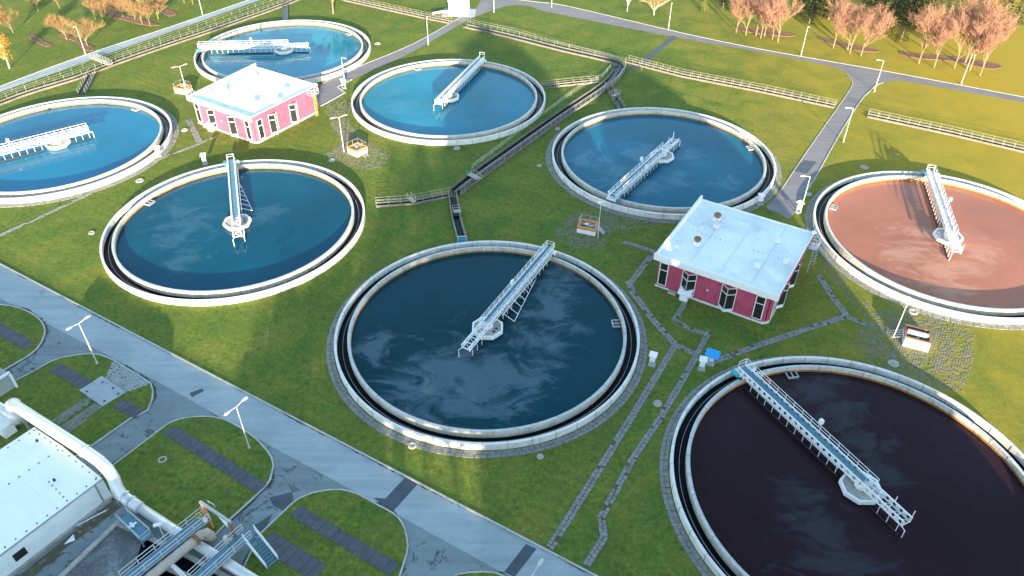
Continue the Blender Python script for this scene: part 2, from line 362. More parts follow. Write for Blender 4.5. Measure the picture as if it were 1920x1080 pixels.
# front service road with the paved apron and its side roads in the lower left
apron = road('paved_yard', [(-86.16, 95.23), (-78.82, 90.98), (-67.09, 83.59), (-47.16, 72.21), (-29.31, 61.33), (-12.36, 51.44), (0.16, 43.89), (0.18, 37.26), (-60.56, 36.95), (-64.06, 56.13)], M['apron'], 0.004, 'stained asphalt side roads beside the front road')
main = road('front_road', [(-90.79, 103.44), (-82.99, 98.81), (-21.08, 62.06), (9.00, 44.19), (16.35, 39.82), (4.54, 41.30), (-12.35, 51.33), (-29.29, 61.25), (-47.13, 72.11), (-67.04, 83.48), (-85.61, 94.27)], M['road'], 0.010, 'pale front road crossing the lower left')
for pl_, nm in (([(-12.55, 56.84), (-10.99, 55.85), (-13.40, 52.07), (-14.39, 52.64), (-15.92, 53.94), (-14.55, 53.80)], 'road_patch'), ([(1.66, 47.97), (2.82, 47.38), (0.44, 44.02), (-0.69, 44.57)], 'road_patch'), ([(-42.74, 70.37), (-41.26, 71.26), (-40.89, 70.77), (-42.13, 69.60)], 'road_patch')):
    road(nm, pl_, M['patch'], 0.015, '', main)
for pl_ in ([(-27.94, 53.87), (-25.48, 54.70), (-24.76, 52.65), (-25.96, 52.07), (-27.23, 52.78)], [(-28.61, 50.16), (-26.98, 51.77), (-27.48, 48.60), (-28.28, 48.93)]):
    road('tar_patch', pl_, M['patch'], 0.008, '', apron)
def kerb(parent, pts, w=0.22, h=0.13, closed=False, off=0.0, m='kerb'):
    return MB().strip(pts, w, 0.0, h, closed, off).build('kerb', M[m], parent)
kerb(main, [(-90.79, 103.44), (-82.99, 98.81), (-47.93, 77.99), (-21.08, 62.06), (-4.74, 52.35), (9.00, 44.19), (16.35, 39.82)])

LAWN = 0.12
def lawn(label, pts, closed_kerb=True):
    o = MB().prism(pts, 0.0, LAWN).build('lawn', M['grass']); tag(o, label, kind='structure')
    kerb(o, pts, 0.2, LAWN + 0.03, True)
    return o
I1 = curve([(-82.71, 89.13), (-77.46, 88.41), (-74.48, 87.80), (-70.79, 85.85), (-68.36, 83.47), (-67.31, 81.15), (-67.13, 78.46), (-68.40, 75.97), (-70.73, 73.05), (-73.38, 72.62)], True)
i1 = lawn('small lawn at the left edge beside the front road', I1)
I2 = [(-66.66, 72.57), (-65.43, 74.00), (-63.99, 76.00), (-62.79, 76.91), (-61.16, 77.41), (-59.29, 77.75), (-57.88, 77.60), (-56.56, 77.12), (-55.13, 76.38), (-53.34, 75.23), (-50.49, 73.39), (-48.45, 72.00), (-47.68, 70.72), (-47.21, 69.27), (-47.06, 67.21), (-47.81, 66.47), (-48.62, 65.92), (-51.93, 61.02), (-53.79, 58.39), (-64.06, 56.13), (-71.29, 68.92)]
i2 = lawn('lawn with cobbled strips below the left street lamp', I2)
I3 = [(-43.70, 64.78), (-43.25, 65.23), (-42.63, 65.59), (-41.60, 65.96), (-40.50, 66.15), (-39.49, 66.20), (-38.45, 66.17), (-37.49, 65.94), (-36.51, 65.64), (-34.74, 64.66), (-32.91, 63.45), (-31.64, 62.42), (-30.64, 61.41), (-29.75, 60.50), (-29.05, 59.52), (-28.57, 58.39), (-28.51, 57.36), (-28.46, 56.43), (-28.69, 55.59), (-29.66, 53.86), (-31.53, 50.97), (-33.03, 48.10), (-36.47, 49.08), (-44.96, 53.25), (-49.46, 55.84)]
i3 = lawn('lawn between the big pipe and the front road', I3)
I4 = [(-25.00, 53.15), (-24.50, 53.67), (-23.80, 54.11), (-23.07, 54.49), (-22.25, 54.72), (-21.05, 54.95), (-19.81, 54.96), (-18.77, 54.74), (-17.65, 54.30), (-16.49, 53.64), (-15.34, 52.92), (-14.29, 52.35), (-13.37, 51.78), (-12.69, 51.22), (-12.26, 50.60), (-11.73, 49.64), (-11.43, 48.56), (-11.21, 47.63), (-11.23, 46.78), (-11.57, 44.69), (-12.00, 42.26), (-21.30, 39.34), (-28.94, 41.58), (-27.75, 48.93)]
i4 = lawn('lawn with a slab strip at the bottom beside the front road', I4)
I5 = [(-7.58, 42.29), (-5.65, 44.23), (-4.37, 44.48), (-2.84, 44.55), (-1.54, 44.44), (-0.58, 44.01), (1.81, 41.75), (-3.03, 38.88)]
i5 = lawn('lawn tip at the bottom edge under the road', I5)

def moss(parent, pts, closed, side, z, lo, hi, density):
    """dark leaf litter and moss gathered in patches against a kerb"""
    m = MB(); rnd = random.Random(int(abs(pts[0][0]) * 50)); n = len(pts); on = 0; w0 = 0.0
    for i in range(n if closed else n - 1):
        a, b = Vector(pts[i][:2]), Vector(pts[(i + 1) % n][:2]); d = b - a; L = d.length
        if L < 0.05: continue
        d.normalize(); nr = Vector((-d.y, d.x)) * side; k = max(1, int(L / 0.45))
        for j in range(k):
            if rnd.random() < 0.12: on = rnd.random() < density
            w1 = rnd.uniform(lo, hi) if on else 0.03
            p, q = a + d * (L * j / k) + nr * 0.1, a + d * (L * (j + 1) / k) + nr * 0.1
            m.add([(p.x, p.y, z), (q.x, q.y, z), (q.x + nr.x * w1, q.y + nr.y * w1, z), (p.x + nr.x * w0, p.y + nr.y * w0, z)], [(0, 1, 2, 3) if side > 0 else (3, 2, 1, 0)]); w0 = w1
    tag(m.build('moss_litter', M['litter'], parent), kind='stuff')
for il in (I1, I2, I3, I4, I5):
    ar = sum(il[i][0] * il[(i + 1) % len(il)][1] - il[(i + 1) % len(il)][0] * il[i][1] for i in range(len(il)))
    moss(apron, il, True, -1 if ar > 0 else 1, 0.018, 0.08, 0.4, 0.4)
moss(main, [(-90.79, 103.44), (-82.99, 98.81), (-47.93, 77.99), (-21.08, 62.06), (-4.74, 52.35), (9.00, 44.19), (16.35, 39.82)], False, -1, 0.018, 0.05, 0.22, 0.25)

# roads farther back
far = road('far_road', curve([(-5.47, 244.19), (-0.93, 233.89), (7.53, 231.05), (16.40, 227.31), (46.14, 205.68), (63.71, 194.60), (81.15, 185.47), (93.72, 178.88), (117.89, 165.27), (134.23, 155.98)], k=5) + curve([(132.24, 152.79), (116.37, 162.38), (95.66, 173.14), (93.16, 174.21), (90.91, 174.03), (88.24, 173.05), (86.12, 171.47), (83.13, 167.80), (79.13, 162.50), (68.60, 145.56), (58.42, 128.33), (54.59, 122.38), (49.45, 113.79), (47.84, 115.17), (46.10, 117.29), (49.85, 122.53), (59.72, 138.43), (75.30, 163.03), (79.83, 170.47), (81.28, 173.90), (81.52, 178.73), (80.14, 182.04), (77.18, 184.38), (63.57, 192.38), (45.44, 201.65), (11.90, 221.16), (4.76, 227.13), (-0.43, 228.01), (-5.09, 224.61), (-13.43, 214.08), (-25.98, 191.16), (-38.50, 173.34), (-41.14, 168.98), (-38.82, 165.71), (-42.93, 158.53), (-45.22, 163.88), (-44.93, 171.08), (-40.94, 177.81), (-26.54, 196.38), (-14.16, 219.40), (-10.63, 226.89), (-8.47, 244.14)], k=5), M['oldroad'], 0.006, 'worn road from the far junction down to the buildings')
kerb(far, curve([(-0.93, 233.89), (7.53, 231.05), (16.40, 227.31), (46.14, 205.68), (63.71, 194.60), (81.15, 185.47), (93.72, 178.88), (117.89, 165.27), (134.23, 155.98)], k=4), 0.14, 0.07)
kerb(far, curve([(49.85, 122.53), (59.72, 138.43), (75.30, 163.03), (79.83, 170.47), (81.28, 173.90), (81.52, 178.73)], k=5), 0.14, 0.07)
kerb(far, curve([(-44.93, 171.08), (-40.94, 177.81), (-26.54, 196.38), (-14.16, 219.40)], k=4), 0.14, 0.07)
kerb(far, curve([(-38.50, 173.34), (-41.14, 168.98), (-38.82, 165.71), (-42.93, 158.53)], k=1), 0.25, 0.12)
kerb(far, curve([(54.59, 122.38), (58.42, 128.33), (68.60, 145.56), (79.13, 162.50), (83.13, 167.80), (86.12, 171.47), (88.24, 173.05)], k=5), 0.2, 0.08)
road('road_patch', [(58.12, 134.86), (60.47, 134.23), (57.05, 129.55), (54.34, 130.56)], M['patch'], 0.011, '', far)
nw = road('perimeter_road', curve([(-126.39, 154.02), (-119.96, 168.30), (-108.58, 188.23), (-94.39, 208.62), (-79.44, 231.65), (-68.32, 249.72)], k=4) + curve([(-61.56, 249.83), (-75.28, 232.21), (-93.00, 204.70), (-106.21, 184.38), (-118.22, 165.04), (-124.82, 151.41)], k=4), M['road'], 0.006, 'perimeter road in the upper left')
kerb(nw, curve([(-126.39, 154.02), (-119.96, 168.30), (-108.58, 188.23), (-94.39, 208.62), (-79.44, 231.65), (-68.32, 249.72)], k=4), 0.16, 0.07)

def path(name, label, pts, w, m='stone'):
    """stone footpath: bedding strip plus individually shaped stones standing proud of it"""
    w *= 0.88
    o = tag(MB().strip(pts, w, 0.004).build(name, M['soil']), label, kind='structure')
    st = MB(); rows = max(2, round(w / 0.48)); rnd = random.Random(len(label) * 31 + int(pts[0][0] * 10))
    for a, b in zip(pts, pts[1:]):
        a, b = Vector(a[:2]), Vector(b[:2]); d = b - a; L = d.length; d.normalize(); nr = Vector((-d.y, d.x)); ang = math.atan2(d.y, d.x)
        for k in range(rows):
            t = rnd.uniform(0, 0.3); y = (k + 0.5) / rows * w - w / 2
            while t < L:
                l = rnd.uniform(0.35, 0.85)
                if rnd.random() < 0.93:
                    c = a + d * (t + l / 2) + nr * (y + rnd.uniform(-0.03, 0.03)); h = rnd.uniform(0.03, 0.075)
                    st.box((c.x, c.y, h / 2), (l - 0.07, w / rows - 0.06, h), ang + rnd.uniform(-0.08, 0.08))
                t += l
    tag(st.build('paving_stones', M[m], o), kind='stuff')
    return o
path('stone_path', 'grey stone path running from the front road up past the centre tank', [(4.21, 47.39), (10.84, 58.56), (18.72, 72.18), (23.36, 80.25)], 1.1)
path('stone_path', 'stone path climbing from the fork to the left corner of the crimson building', [(23.38, 80.36), (21.12, 85.35), (18.78, 92.03), (18.47, 94.31), (20.62, 97.96), (23.77, 103.16)], 1.2)
path('stone_path', 'narrow kinked stone path beside the dark lower right tank', [(7.95, 45.24), (10.34, 48.89), (10.21, 51.43), (14.85, 59.80), (19.60, 67.11), (25.88, 77.84)], 1.05)
path('stone_path', 'short stone link between the two long paths near the blue cabinet', [(23.49, 80.14), (25.98, 78.38)], 1.1)
path('stone_path', 'stone path from the blue cabinet to the crimson building door', [(26.13, 78.38), (28.00, 81.76), (28.57, 82.69), (26.45, 83.37), (24.19, 85.74), (26.52, 90.01)], 0.95)
path('stone_path', 'stone path running right from the blue cabinet in front of the crimson building', [(27.99, 76.78), (35.09, 80.22), (39.18, 82.07), (49.70, 86.67)], 1.15)
path('stone_path', 'stone path leading up along the right side of the crimson building', [(50.19, 86.92), (49.45, 91.49), (49.08, 96.36)], 1.15)
path('stone_path', 'stub of stone path ending on the cobbled ground', [(49.90, 86.80), (52.09, 85.11)], 1.0)
path('stone_path', 'faint stone path between the round tank and the crimson building', [(18.77, 106.07), (20.62, 104.98), (23.44, 103.31)], 1.0)
path('stone_path', 'short stone walk beside the left pink building', [(-70.36, 151.78), (-68.00, 147.48), (-64.76, 141.70)], 1.4)
path('stone_path', 'narrow stone strip from the left pink building down to the left edge', [(-61.50, 144.36), (-65.33, 139.14), (-68.78, 135.72), (-73.22, 128.84), (-77.77, 121.09), (-82.52, 113.95), (-87.36, 107.03)], 0.9)
o = tag(MB().strip([(43.56, 203.22), (37.32, 193.13), (31.69, 183.79), (28.19, 180.02)], 1.6, 0.012).build('footpath', M['patch']), 'narrow asphalt footpath from the far road to the channel', kind='structure')

def slab_path(label, a, b, w, parent, z=LAWN):
    """strip of dark slabs, each a piece of its own"""
    a, b = Vector(a), Vector(b); d = b - a; L = d.length; d.normalize(); ang = math.atan2(d.y, d.x); n = max(2, round(L / 1.0)); s = L / n
    me = [MB().box((0, 0, 0.03), (s - 0.06, w, 0.06)).mesh('slab') for _ in range(1)][0]; me.materials.append(M['slab']); rnd = random.Random(int(L * 100))
    for i in range(n):
        c = a + d * (i + 0.5) * s
        link('slab', me, parent, (c.x, c.y, z - 0.03 + rnd.uniform(0.0, 0.02)), ang + rnd.uniform(-0.012, 0.012))
slab_path('', (-43.22, 63.99), (-29.03, 54.98), 1.6, i3)
slab_path('', (-62.88, 75.06), (-56.03, 71.15), 1.7, i2)
slab_path('', (-51.34, 68.39), (-47.81, 66.47), 1.6, i2)
slab_path('', (-24.57, 52.07), (-12.30, 44.69), 1.6, i4)
slab_path('', (-26.94, 48.33), (-20.15, 44.27), 2.2, i4)
slab_path('', (-75.64, 83.53), (-68.28, 79.11), 1.7, i1)

def inside(p, poly):
    c = False; n = len(poly)
    for i in range(n):
        a, b = poly[i], poly[i - 1]
        if (a[1] > p[1]) != (b[1] > p[1]) and p[0] < (b[0] - a[0]) * (p[1] - a[1]) / (b[1] - a[1]) + a[0]: c = not c
    return c
def cobbles(label, poly, ang, sx, sy, keep, m='stone2', z=0.0, parent=None):
    st = MB(); rnd = random.Random(len(label) + int(poly[0][0] * 7)); ca, sa = math.cos(ang), math.sin(ang)
    us = [p[0] * ca + p[1] * sa for p in poly]; vs = [-p[0] * sa + p[1] * ca for p in poly]
    u = min(us); row = 0
    cx = sum(p[0] for p in poly) / len(poly); cy = sum(p[1] for p in poly) / len(poly); rad = max(math.hypot(p[0] - cx, p[1] - cy) for p in poly)
    while u < max(us):
        v = min(vs) + (row % 2) * sy / 2
        while v < max(vs):
            x, y = u * ca - v * sa, u * sa + v * ca; dd = math.hypot(x - cx, y - cy) / rad
            kk = keep if keep >= 0.95 else keep * (1.25 - 0.75 * dd) * (0.55 + 0.9 * abs(math.sin(x * 0.9 + 1.7 * math.sin(y * 0.6))))
            if inside((x, y), poly) and rnd.random() < kk:
                h = rnd.uniform(0.015, 0.045); st.box((x, y, z + h / 2), (sx * rnd.uniform(0.7, 0.92), sy * rnd.uniform(0.7, 0.92), h), ang + rnd.uniform(-0.1, 0.1))
            v += sy
        u += sx; row += 1
    o = st.build('cobbles', M[m], parent)
    return tag(o, label if not parent else None, kind='stuff')
LA = math.radians(-32)
cobbles('overgrown cobbles around the brick valve pit near the centre', [(9.38, 113.42), (12.86, 115.73), (18.07, 115.24), (26.02, 114.09), (25.23, 110.68), (17.48, 109.44), (14.91, 103.39), (10.64, 103.35), (7.22, 106.76), (7.91, 110.02)], LA, 0.34, 0.24, 0.5)
cobbles('overgrown paving around the pit at the right', [(52.84, 87.19), (56.53, 88.47), (64.91, 89.17), (67.98, 83.69), (63.67, 75.87), (60.29, 71.28), (53.39, 72.72), (50.20, 75.78), (49.16, 81.23)], LA, 0.34, 0.24, 0.6)
cobbles('overgrown cobbles around the small pit beside the left pink building', [(-42.39, 158.26), (-39.36, 163.95), (-36.20, 159.72), (-35.55, 150.37), (-28.45, 139.54), (-24.36, 137.31), (-25.23, 131.84), (-28.05, 129.71), (-33.59, 131.76), (-37.69, 135.61), (-35.18, 140.62), (-38.75, 149.06)], LA, 0.34, 0.24, 0.5)
cobbles('worn gravelly strip beside the right round tank', [(50.59, 106.03), (51.70, 105.26), (53.26, 92.98), (56.05, 87.22), (53.45, 84.53), (51.75, 90.99), (50.24, 99.22)], LA, 0.3, 0.24, 0.35)
cobbles('', [(-55.31, 76.27), (-53.37, 75.13), (-50.46, 73.29), (-48.52, 71.80), (-51.14, 70.31), (-54.90, 72.86)], LA, 0.3, 0.2, 0.97, 'pad', LAWN, i2)
cobbles('', [(-55.90, 69.89), (-54.73, 69.13), (-57.49, 64.60), (-58.75, 65.40)], LA, 0.36, 0.26, 0.97, 'stone', LAWN, i2)
cobbles('', [(-54.32, 68.84), (-52.95, 67.91), (-55.45, 63.38), (-56.86, 64.25)], LA, 0.36, 0.26, 0.97, 'stone', LAWN, i2)
cp = MB().prism([(-57.33, 70.56), (-55.51, 73.26), (-51.07, 70.31), (-53.08, 67.72)], LAWN, LAWN + 0.14).build('concrete_pad', M['pad'], i2)
for q in ((-56.21, 70.31, 0.26), (-54.88, 72.00, 0.26), (-53.01, 70.92, 0.26), (-53.16, 68.61, 0.26), (-51.90, 69.95, 0.26)):
    MB().tube((q[0], q[1], q[2]), (q[0], q[1], q[2] + 0.08), 0.13, 8).build('lifting_eye', M['dark'], cp)

# ================================================================== ROUND TANKS AND SCRAPER BRIDGES
RIM = 1.2; ROUT = 1.02; R0 = 20.0
U_ = Vector((44.16, -27.66)); V_ = Vector((33.2, 51.85)); A_ = Vector((-3.51, 82.82))
TK = {'A': A_, 'B': A_ - U_, 'D': A_ + V_, 'C': A_ + V_ - U_, 'E': A_ + V_ + U_, 'F': A_ + U_, 'G': A_ + V_ - 2 * U_, 'H': A_ - 2 * U_}
TK['G'] = Vector((-58.52, 189.79)); TK['H'] = Vector((-92.26, 138.85)); TK['E'] = Vector((73.98, 106.95)); TK['F'] = Vector((40.65, 55.13)); TK['B'] = Vector((-47.64, 110.23)); TK['C'] = Vector((-14.49, 161.95)); TK['D'] = Vector((29.66, 134.70))
TL = {'A': 'round tank with dark water and grey scum film in the centre foreground', 'B': 'round tank at left of centre, its bridge pointing away from the camera',
      'C': 'round tank with pale blue water at top centre, its bridge solid sided', 'D': 'round tank just behind the crimson building with blue water',
      'E': 'round tank with rusty brown water at the right edge', 'F': 'round tank with nearly black water at the lower right corner',
      'G': 'farthest round tank at top left, partly behind the pink building', 'H': 'round tank cut off by the left edge, with bright blue water'}
film = (0.115, 0.19, 0.245)
WAT = {
 'A': make_water('water_centre', (0.002, 0.040, 0.055), (0.105, 0.165, 0.205), [(10.8, 14.5, 4.5), (9.7, 10, 5.5), (8.3, 3.6, 5.5), (6, -2.3, 6), (3.5, -8, 7), (-1, -13, 8), (-7, -13, 7.5), (-11, -11, 5.5), (-4, -7, 7.5), (-16, -3.6, 3)], 0.6, 0.03, 3.1, 0.8),
 'B': make_water('water_left', (0.001, 0.062, 0.105), (0.10, 0.21, 0.28), [(-12, 4, 5.5), (-8.5, 0, 6), (-9.5, -5, 5.5), (-6, -10, 4.5), (4.5, 4, 4.5)], 0.22, 0.025, 8.7),
 'C': make_water('water_top', (0.005, 0.165, 0.24), (0.14, 0.30, 0.38), [(-10.7, -4.2, 6), (-6, -11.5, 6), (-13, 4, 4)], 0.16, 0.025, 15.2),
 'D': make_water('water_behind', (0.004, 0.115, 0.180), (0.17, 0.29, 0.36), [(-13, -1.5, 6), (-9.5, -6, 6.5), (-4, 1, 5.5), (5.5, 1.5, 4.5), (1, -9, 4), (10.5, -9.5, 3.5), (-6, -10, 6)], 0.3, 0.025, 22.9),
 'E': make_water('water_brown', (0.34, 0.135, 0.085), (0.55, 0.33, 0.24), [(-4.6, 1, 5), (-8, -5, 5.5), (-5, -9, 6.5), (-4.9, -13.5, 5), (3.4, -5, 5), (0, -8, 5)], 0.4, 0.05, 31.4),
 'F': make_water('water_black', (0.022, 0.010, 0.014), (0.055, 0.075, 0.085), [(-0.2, 15.7, 4.5), (1.8, 12.5, 4), (3.6, 7, 3.5), (4.6, 2, 3), (-7, 0, 4), (-6.5, -5, 5), (-5.4, -10, 6)], 0.36, 0.03, 40.3),
 'G': make_water('water_far', (0.007, 0.18, 0.26), (0.1, 0.2, 0.27), [], 0.0, 0.02, 47.0),
 'H': make_water('water_west', (0.003, 0.135, 0.235), (0.1, 0.2, 0.27), [(-10, -6, 6)], 0.15, 0.02, 55.0)}
NSEG = 128
me_outer = MB().lathe([(21.84, 0.0), (21.84, ROUT), (21.52, ROUT), (21.52, 0.02)], NSEG).mesh('outer_wall'); me_outer.materials.append(M['outer'])
me_cop = MB().lathe([(21.86, ROUT - 0.02), (21.86, ROUT + 0.05), (21.5, ROUT + 0.05), (21.5, ROUT - 0.1)], NSEG).mesh('coping'); me_cop.materials.append(M['cop'])
me_weir = MB().lathe([(20.0, 0.05), (20.0, RIM), (19.55, RIM), (19.55, 0.62)], NSEG).mesh('weir_wall'); me_weir.materials.append(M['rim'])
me_track = MB().lathe([(19.96, RIM + 0.002), (19.96, RIM + 0.03), (19.66, RIM + 0.03), (19.66, RIM + 0.002)], NSEG).mesh('running_track'); me_track.materials.append(M['smooth_rim'])
me_stain = MB().lathe([(19.551, 0.66), (19.53, 0.62), (19.53, 0.1)], NSEG).mesh('stained_band'); me_stain.materials.append(M['stained'])
me_lau = MB().lathe([(21.53, 0.12), (19.99, 0.12)], NSEG).mesh('launder_water'); me_lau.materials.append(M['launder'])
me_baf = MB().lathe([(20.76, 0.1), (20.76, 0.26), (20.71, 0.26), (20.71, 0.1)], NSEG).mesh('scum_baffle'); me_baf.materials.append(M['concrete'])
jn = MB()
for i in range(44):
    t = 2 * math.pi * i / 44; jn.box((21.68 * math.cos(t), 21.68 * math.sin(t), 0.545), (0.385, 0.05, 1.06), t)
    t += 0.07; jn.box((19.76 * math.cos(t), 19.76 * math.sin(t), 0.95), (0.46, 0.04, 0.575), t)
me_jnt = jn.mesh('expansion_joints'); me_jnt.materials.append(M['oldconc'])
pv = MB(); rr = random.Random(5)
for k in range(2):
    r = 22.25 + k * 0.55; n = int(2 * math.pi * r / 0.8)
    for i in range(n):
        t = 2 * math.pi * (i + 0.5 * k) / n + rr.uniform(-0.002, 0.002); h = rr.uniform(0.04, 0.08); pv.box((r * math.cos(t), r * math.sin(t), h / 2), (0.5, 0.74, h), t)
me_pav = pv.mesh('paver_ring'); me_pav.materials.append(M['stone'])
oct_ = [(2.25 * math.cos(math.pi / 8 + k * math.pi / 4), 2.25 * math.sin(math.pi / 8 + k * math.pi / 4)) for k in range(8)]
me_pier = MB().prism(oct_, 0.1, 0.95).mesh('centre_pier'); me_pier.materials.append(M['concrete'])
me_prim = MB().strip(oct_, 0.28, 0.55, 1.08, True).mesh('pier_rim'); me_prim.materials.append(M['white'])
me_hatch = MB().box((0, 0, 0), (0.4, 0.35, 0.06)).mesh('hatch'); me_hatch.materials.append(M['dark'])
me_sb = MB().box((0, 0, 0.95), (1.5, 0.1, 0.35)).box((0.0, 0.55, 0.95), (0.12, 1.1, 0.3)).box((0.7, 0.55, 0.95), (0.12, 1.1, 0.3)).box((-0.7, 0.55, 0.95), (0.12, 1.1, 0.3)).mesh('scum_box'); me_sb.materials.append(M['galv'])
SCUM = {'A': 4, 'B': 160, 'C': 118, 'D': 12, 'E': 150, 'F': 98, 'G': 40, 'H': 60}
ANG = {'A': 62.3, 'B': 108.5, 'C': 71.0, 'D': 236.0, 'E': 75.5, 'F': 117.5, 'G': 184.0, 'H': 217.0}
for k, c in TK.items():
    t = thing('round_tank', TL[k], 'tank', (c.x, c.y, 0), 0, 'round settling tanks')
    link('outer_wall', me_outer, t); cpo = link('coping', me_cop, t); tag(link('expansion_joints', me_jnt, cpo), kind='stuff'); w = link('weir_wall', me_weir, t); link('running_track', me_track, w); link('stained_band', me_stain, w)
    link('launder_water', me_lau, t); link('scum_baffle', me_baf, t)
    MB().lathe([(19.54, 0.33), (13, 0.33), (6, 0.33), (0.01, 0.33)], 96).build('water', WAT[k], t)
    if k in 'AFDEH': tag(link('paver_ring', me_pav, t), kind='stuff')
    p = link('centre_pier', me_pier, t); link('pier_rim', me_prim, p)
    a = math.radians(ANG[k] - 90)
    for s in (0.5, 1.25): link('hatch', me_hatch, p, (1.25 * math.cos(a) + (s - 0.9) * math.cos(a + 1.57), 1.25 * math.sin(a) + (s - 0.9) * math.sin(a + 1.57), 0.98), a)
    b = math.radians(SCUM[k]); sb = link('scum_box', me_sb, t, (18.25 * math.cos(b), 18.25 * math.sin(b), -0.35), b - math.pi / 2)

def holed_plate(x0, x1, y, z0, z1, th, cell=0.95):
    m = MB(); n = max(1, round((x1 - x0) / cell)); s = (x1 - x0) / n; zc = (z0 + z1) / 2; r = (z1 - z0) * 0.29; K = 12
    for i in range(n):
        xa = x0 + i * s; xc = xa + s / 2
        for yy, fl in ((y - th / 2, 0), (y + th / 2, 1)):
            outer = []; inner = []
            for j in range(K):
                t = 2 * math.pi * j / K; cx, cz = math.cos(t), math.sin(t); q = max(abs(cx) / (s / 2), abs(cz) / ((z1 - z0) / 2))
                outer.append((xc + cx / q, yy, zc + cz / q)); inner.append((xc + cx * r, yy, zc + cz * r))
            cor = [(xa, yy, z0), (xa + s, yy, z0), (xa + s, yy, z1), (xa, yy, z1)]
            m.add(outer + inner, [(j, (j + 1) % K, K + (j + 1) % K, K + j) if fl else (K + j, K + (j + 1) % K, (j + 1) % K, j) for j in range(K)])
            for cpt in cor:
                near = sorted(range(K), key=lambda j: (outer[j][0] - cpt[0]) ** 2 + (outer[j][2] - cpt[2]) ** 2)[:2]
                m.add([cpt, outer[near[0]], outer[near[1]]], [(0, 1, 2)])
        m.tube((xc, y - th / 2, zc), (xc, y + th / 2, zc), r, K, cap=False)
    m.box(((x0 + x1) / 2, y, z1), (x1 - x0, 0.16, 0.05)); m.box(((x0 + x1) / 2, y, z0), (x1 - x0, 0.16, 0.05))
    return m
me_rod = MB().tube((0, 0, 0.25), (0, 0, 1.75), 0.045, 5).mesh('scraper_rod'); me_rod.materials.append(M['white'])
me_rodg = me_rod.copy(); me_rodg.materials[0] = M['galv']
me_panel = MB().box((0, 0, 0), (1.46, 1.0, 0.05)).mesh('deck_panel'); me_panel.materials.append(M['teal'])
me_pgrey = MB().box((0, 0, 0), (1.46, 1.0, 0.05)).mesh('deck_panel'); me_pgrey.materials.append(M['galv'])
BL = {'A': 'white scraper bridge with rails on both sides over the centre foreground tank', 'B': 'white scraper bridge without rails pointing away over the left of centre tank',
      'C': 'solid sided white scraper bridge over the top centre tank', 'D': 'white railed scraper bridge over the tank behind the crimson building',
      'E': 'white scraper bridge over the brown tank at the right edge', 'F': 'white scraper bridge with round holes in its girders, nearest to the camera',
      'G': 'white scraper bridge on the farthest tank, behind the pink building', 'H': 'white lattice scraper bridge entering from the left edge'}
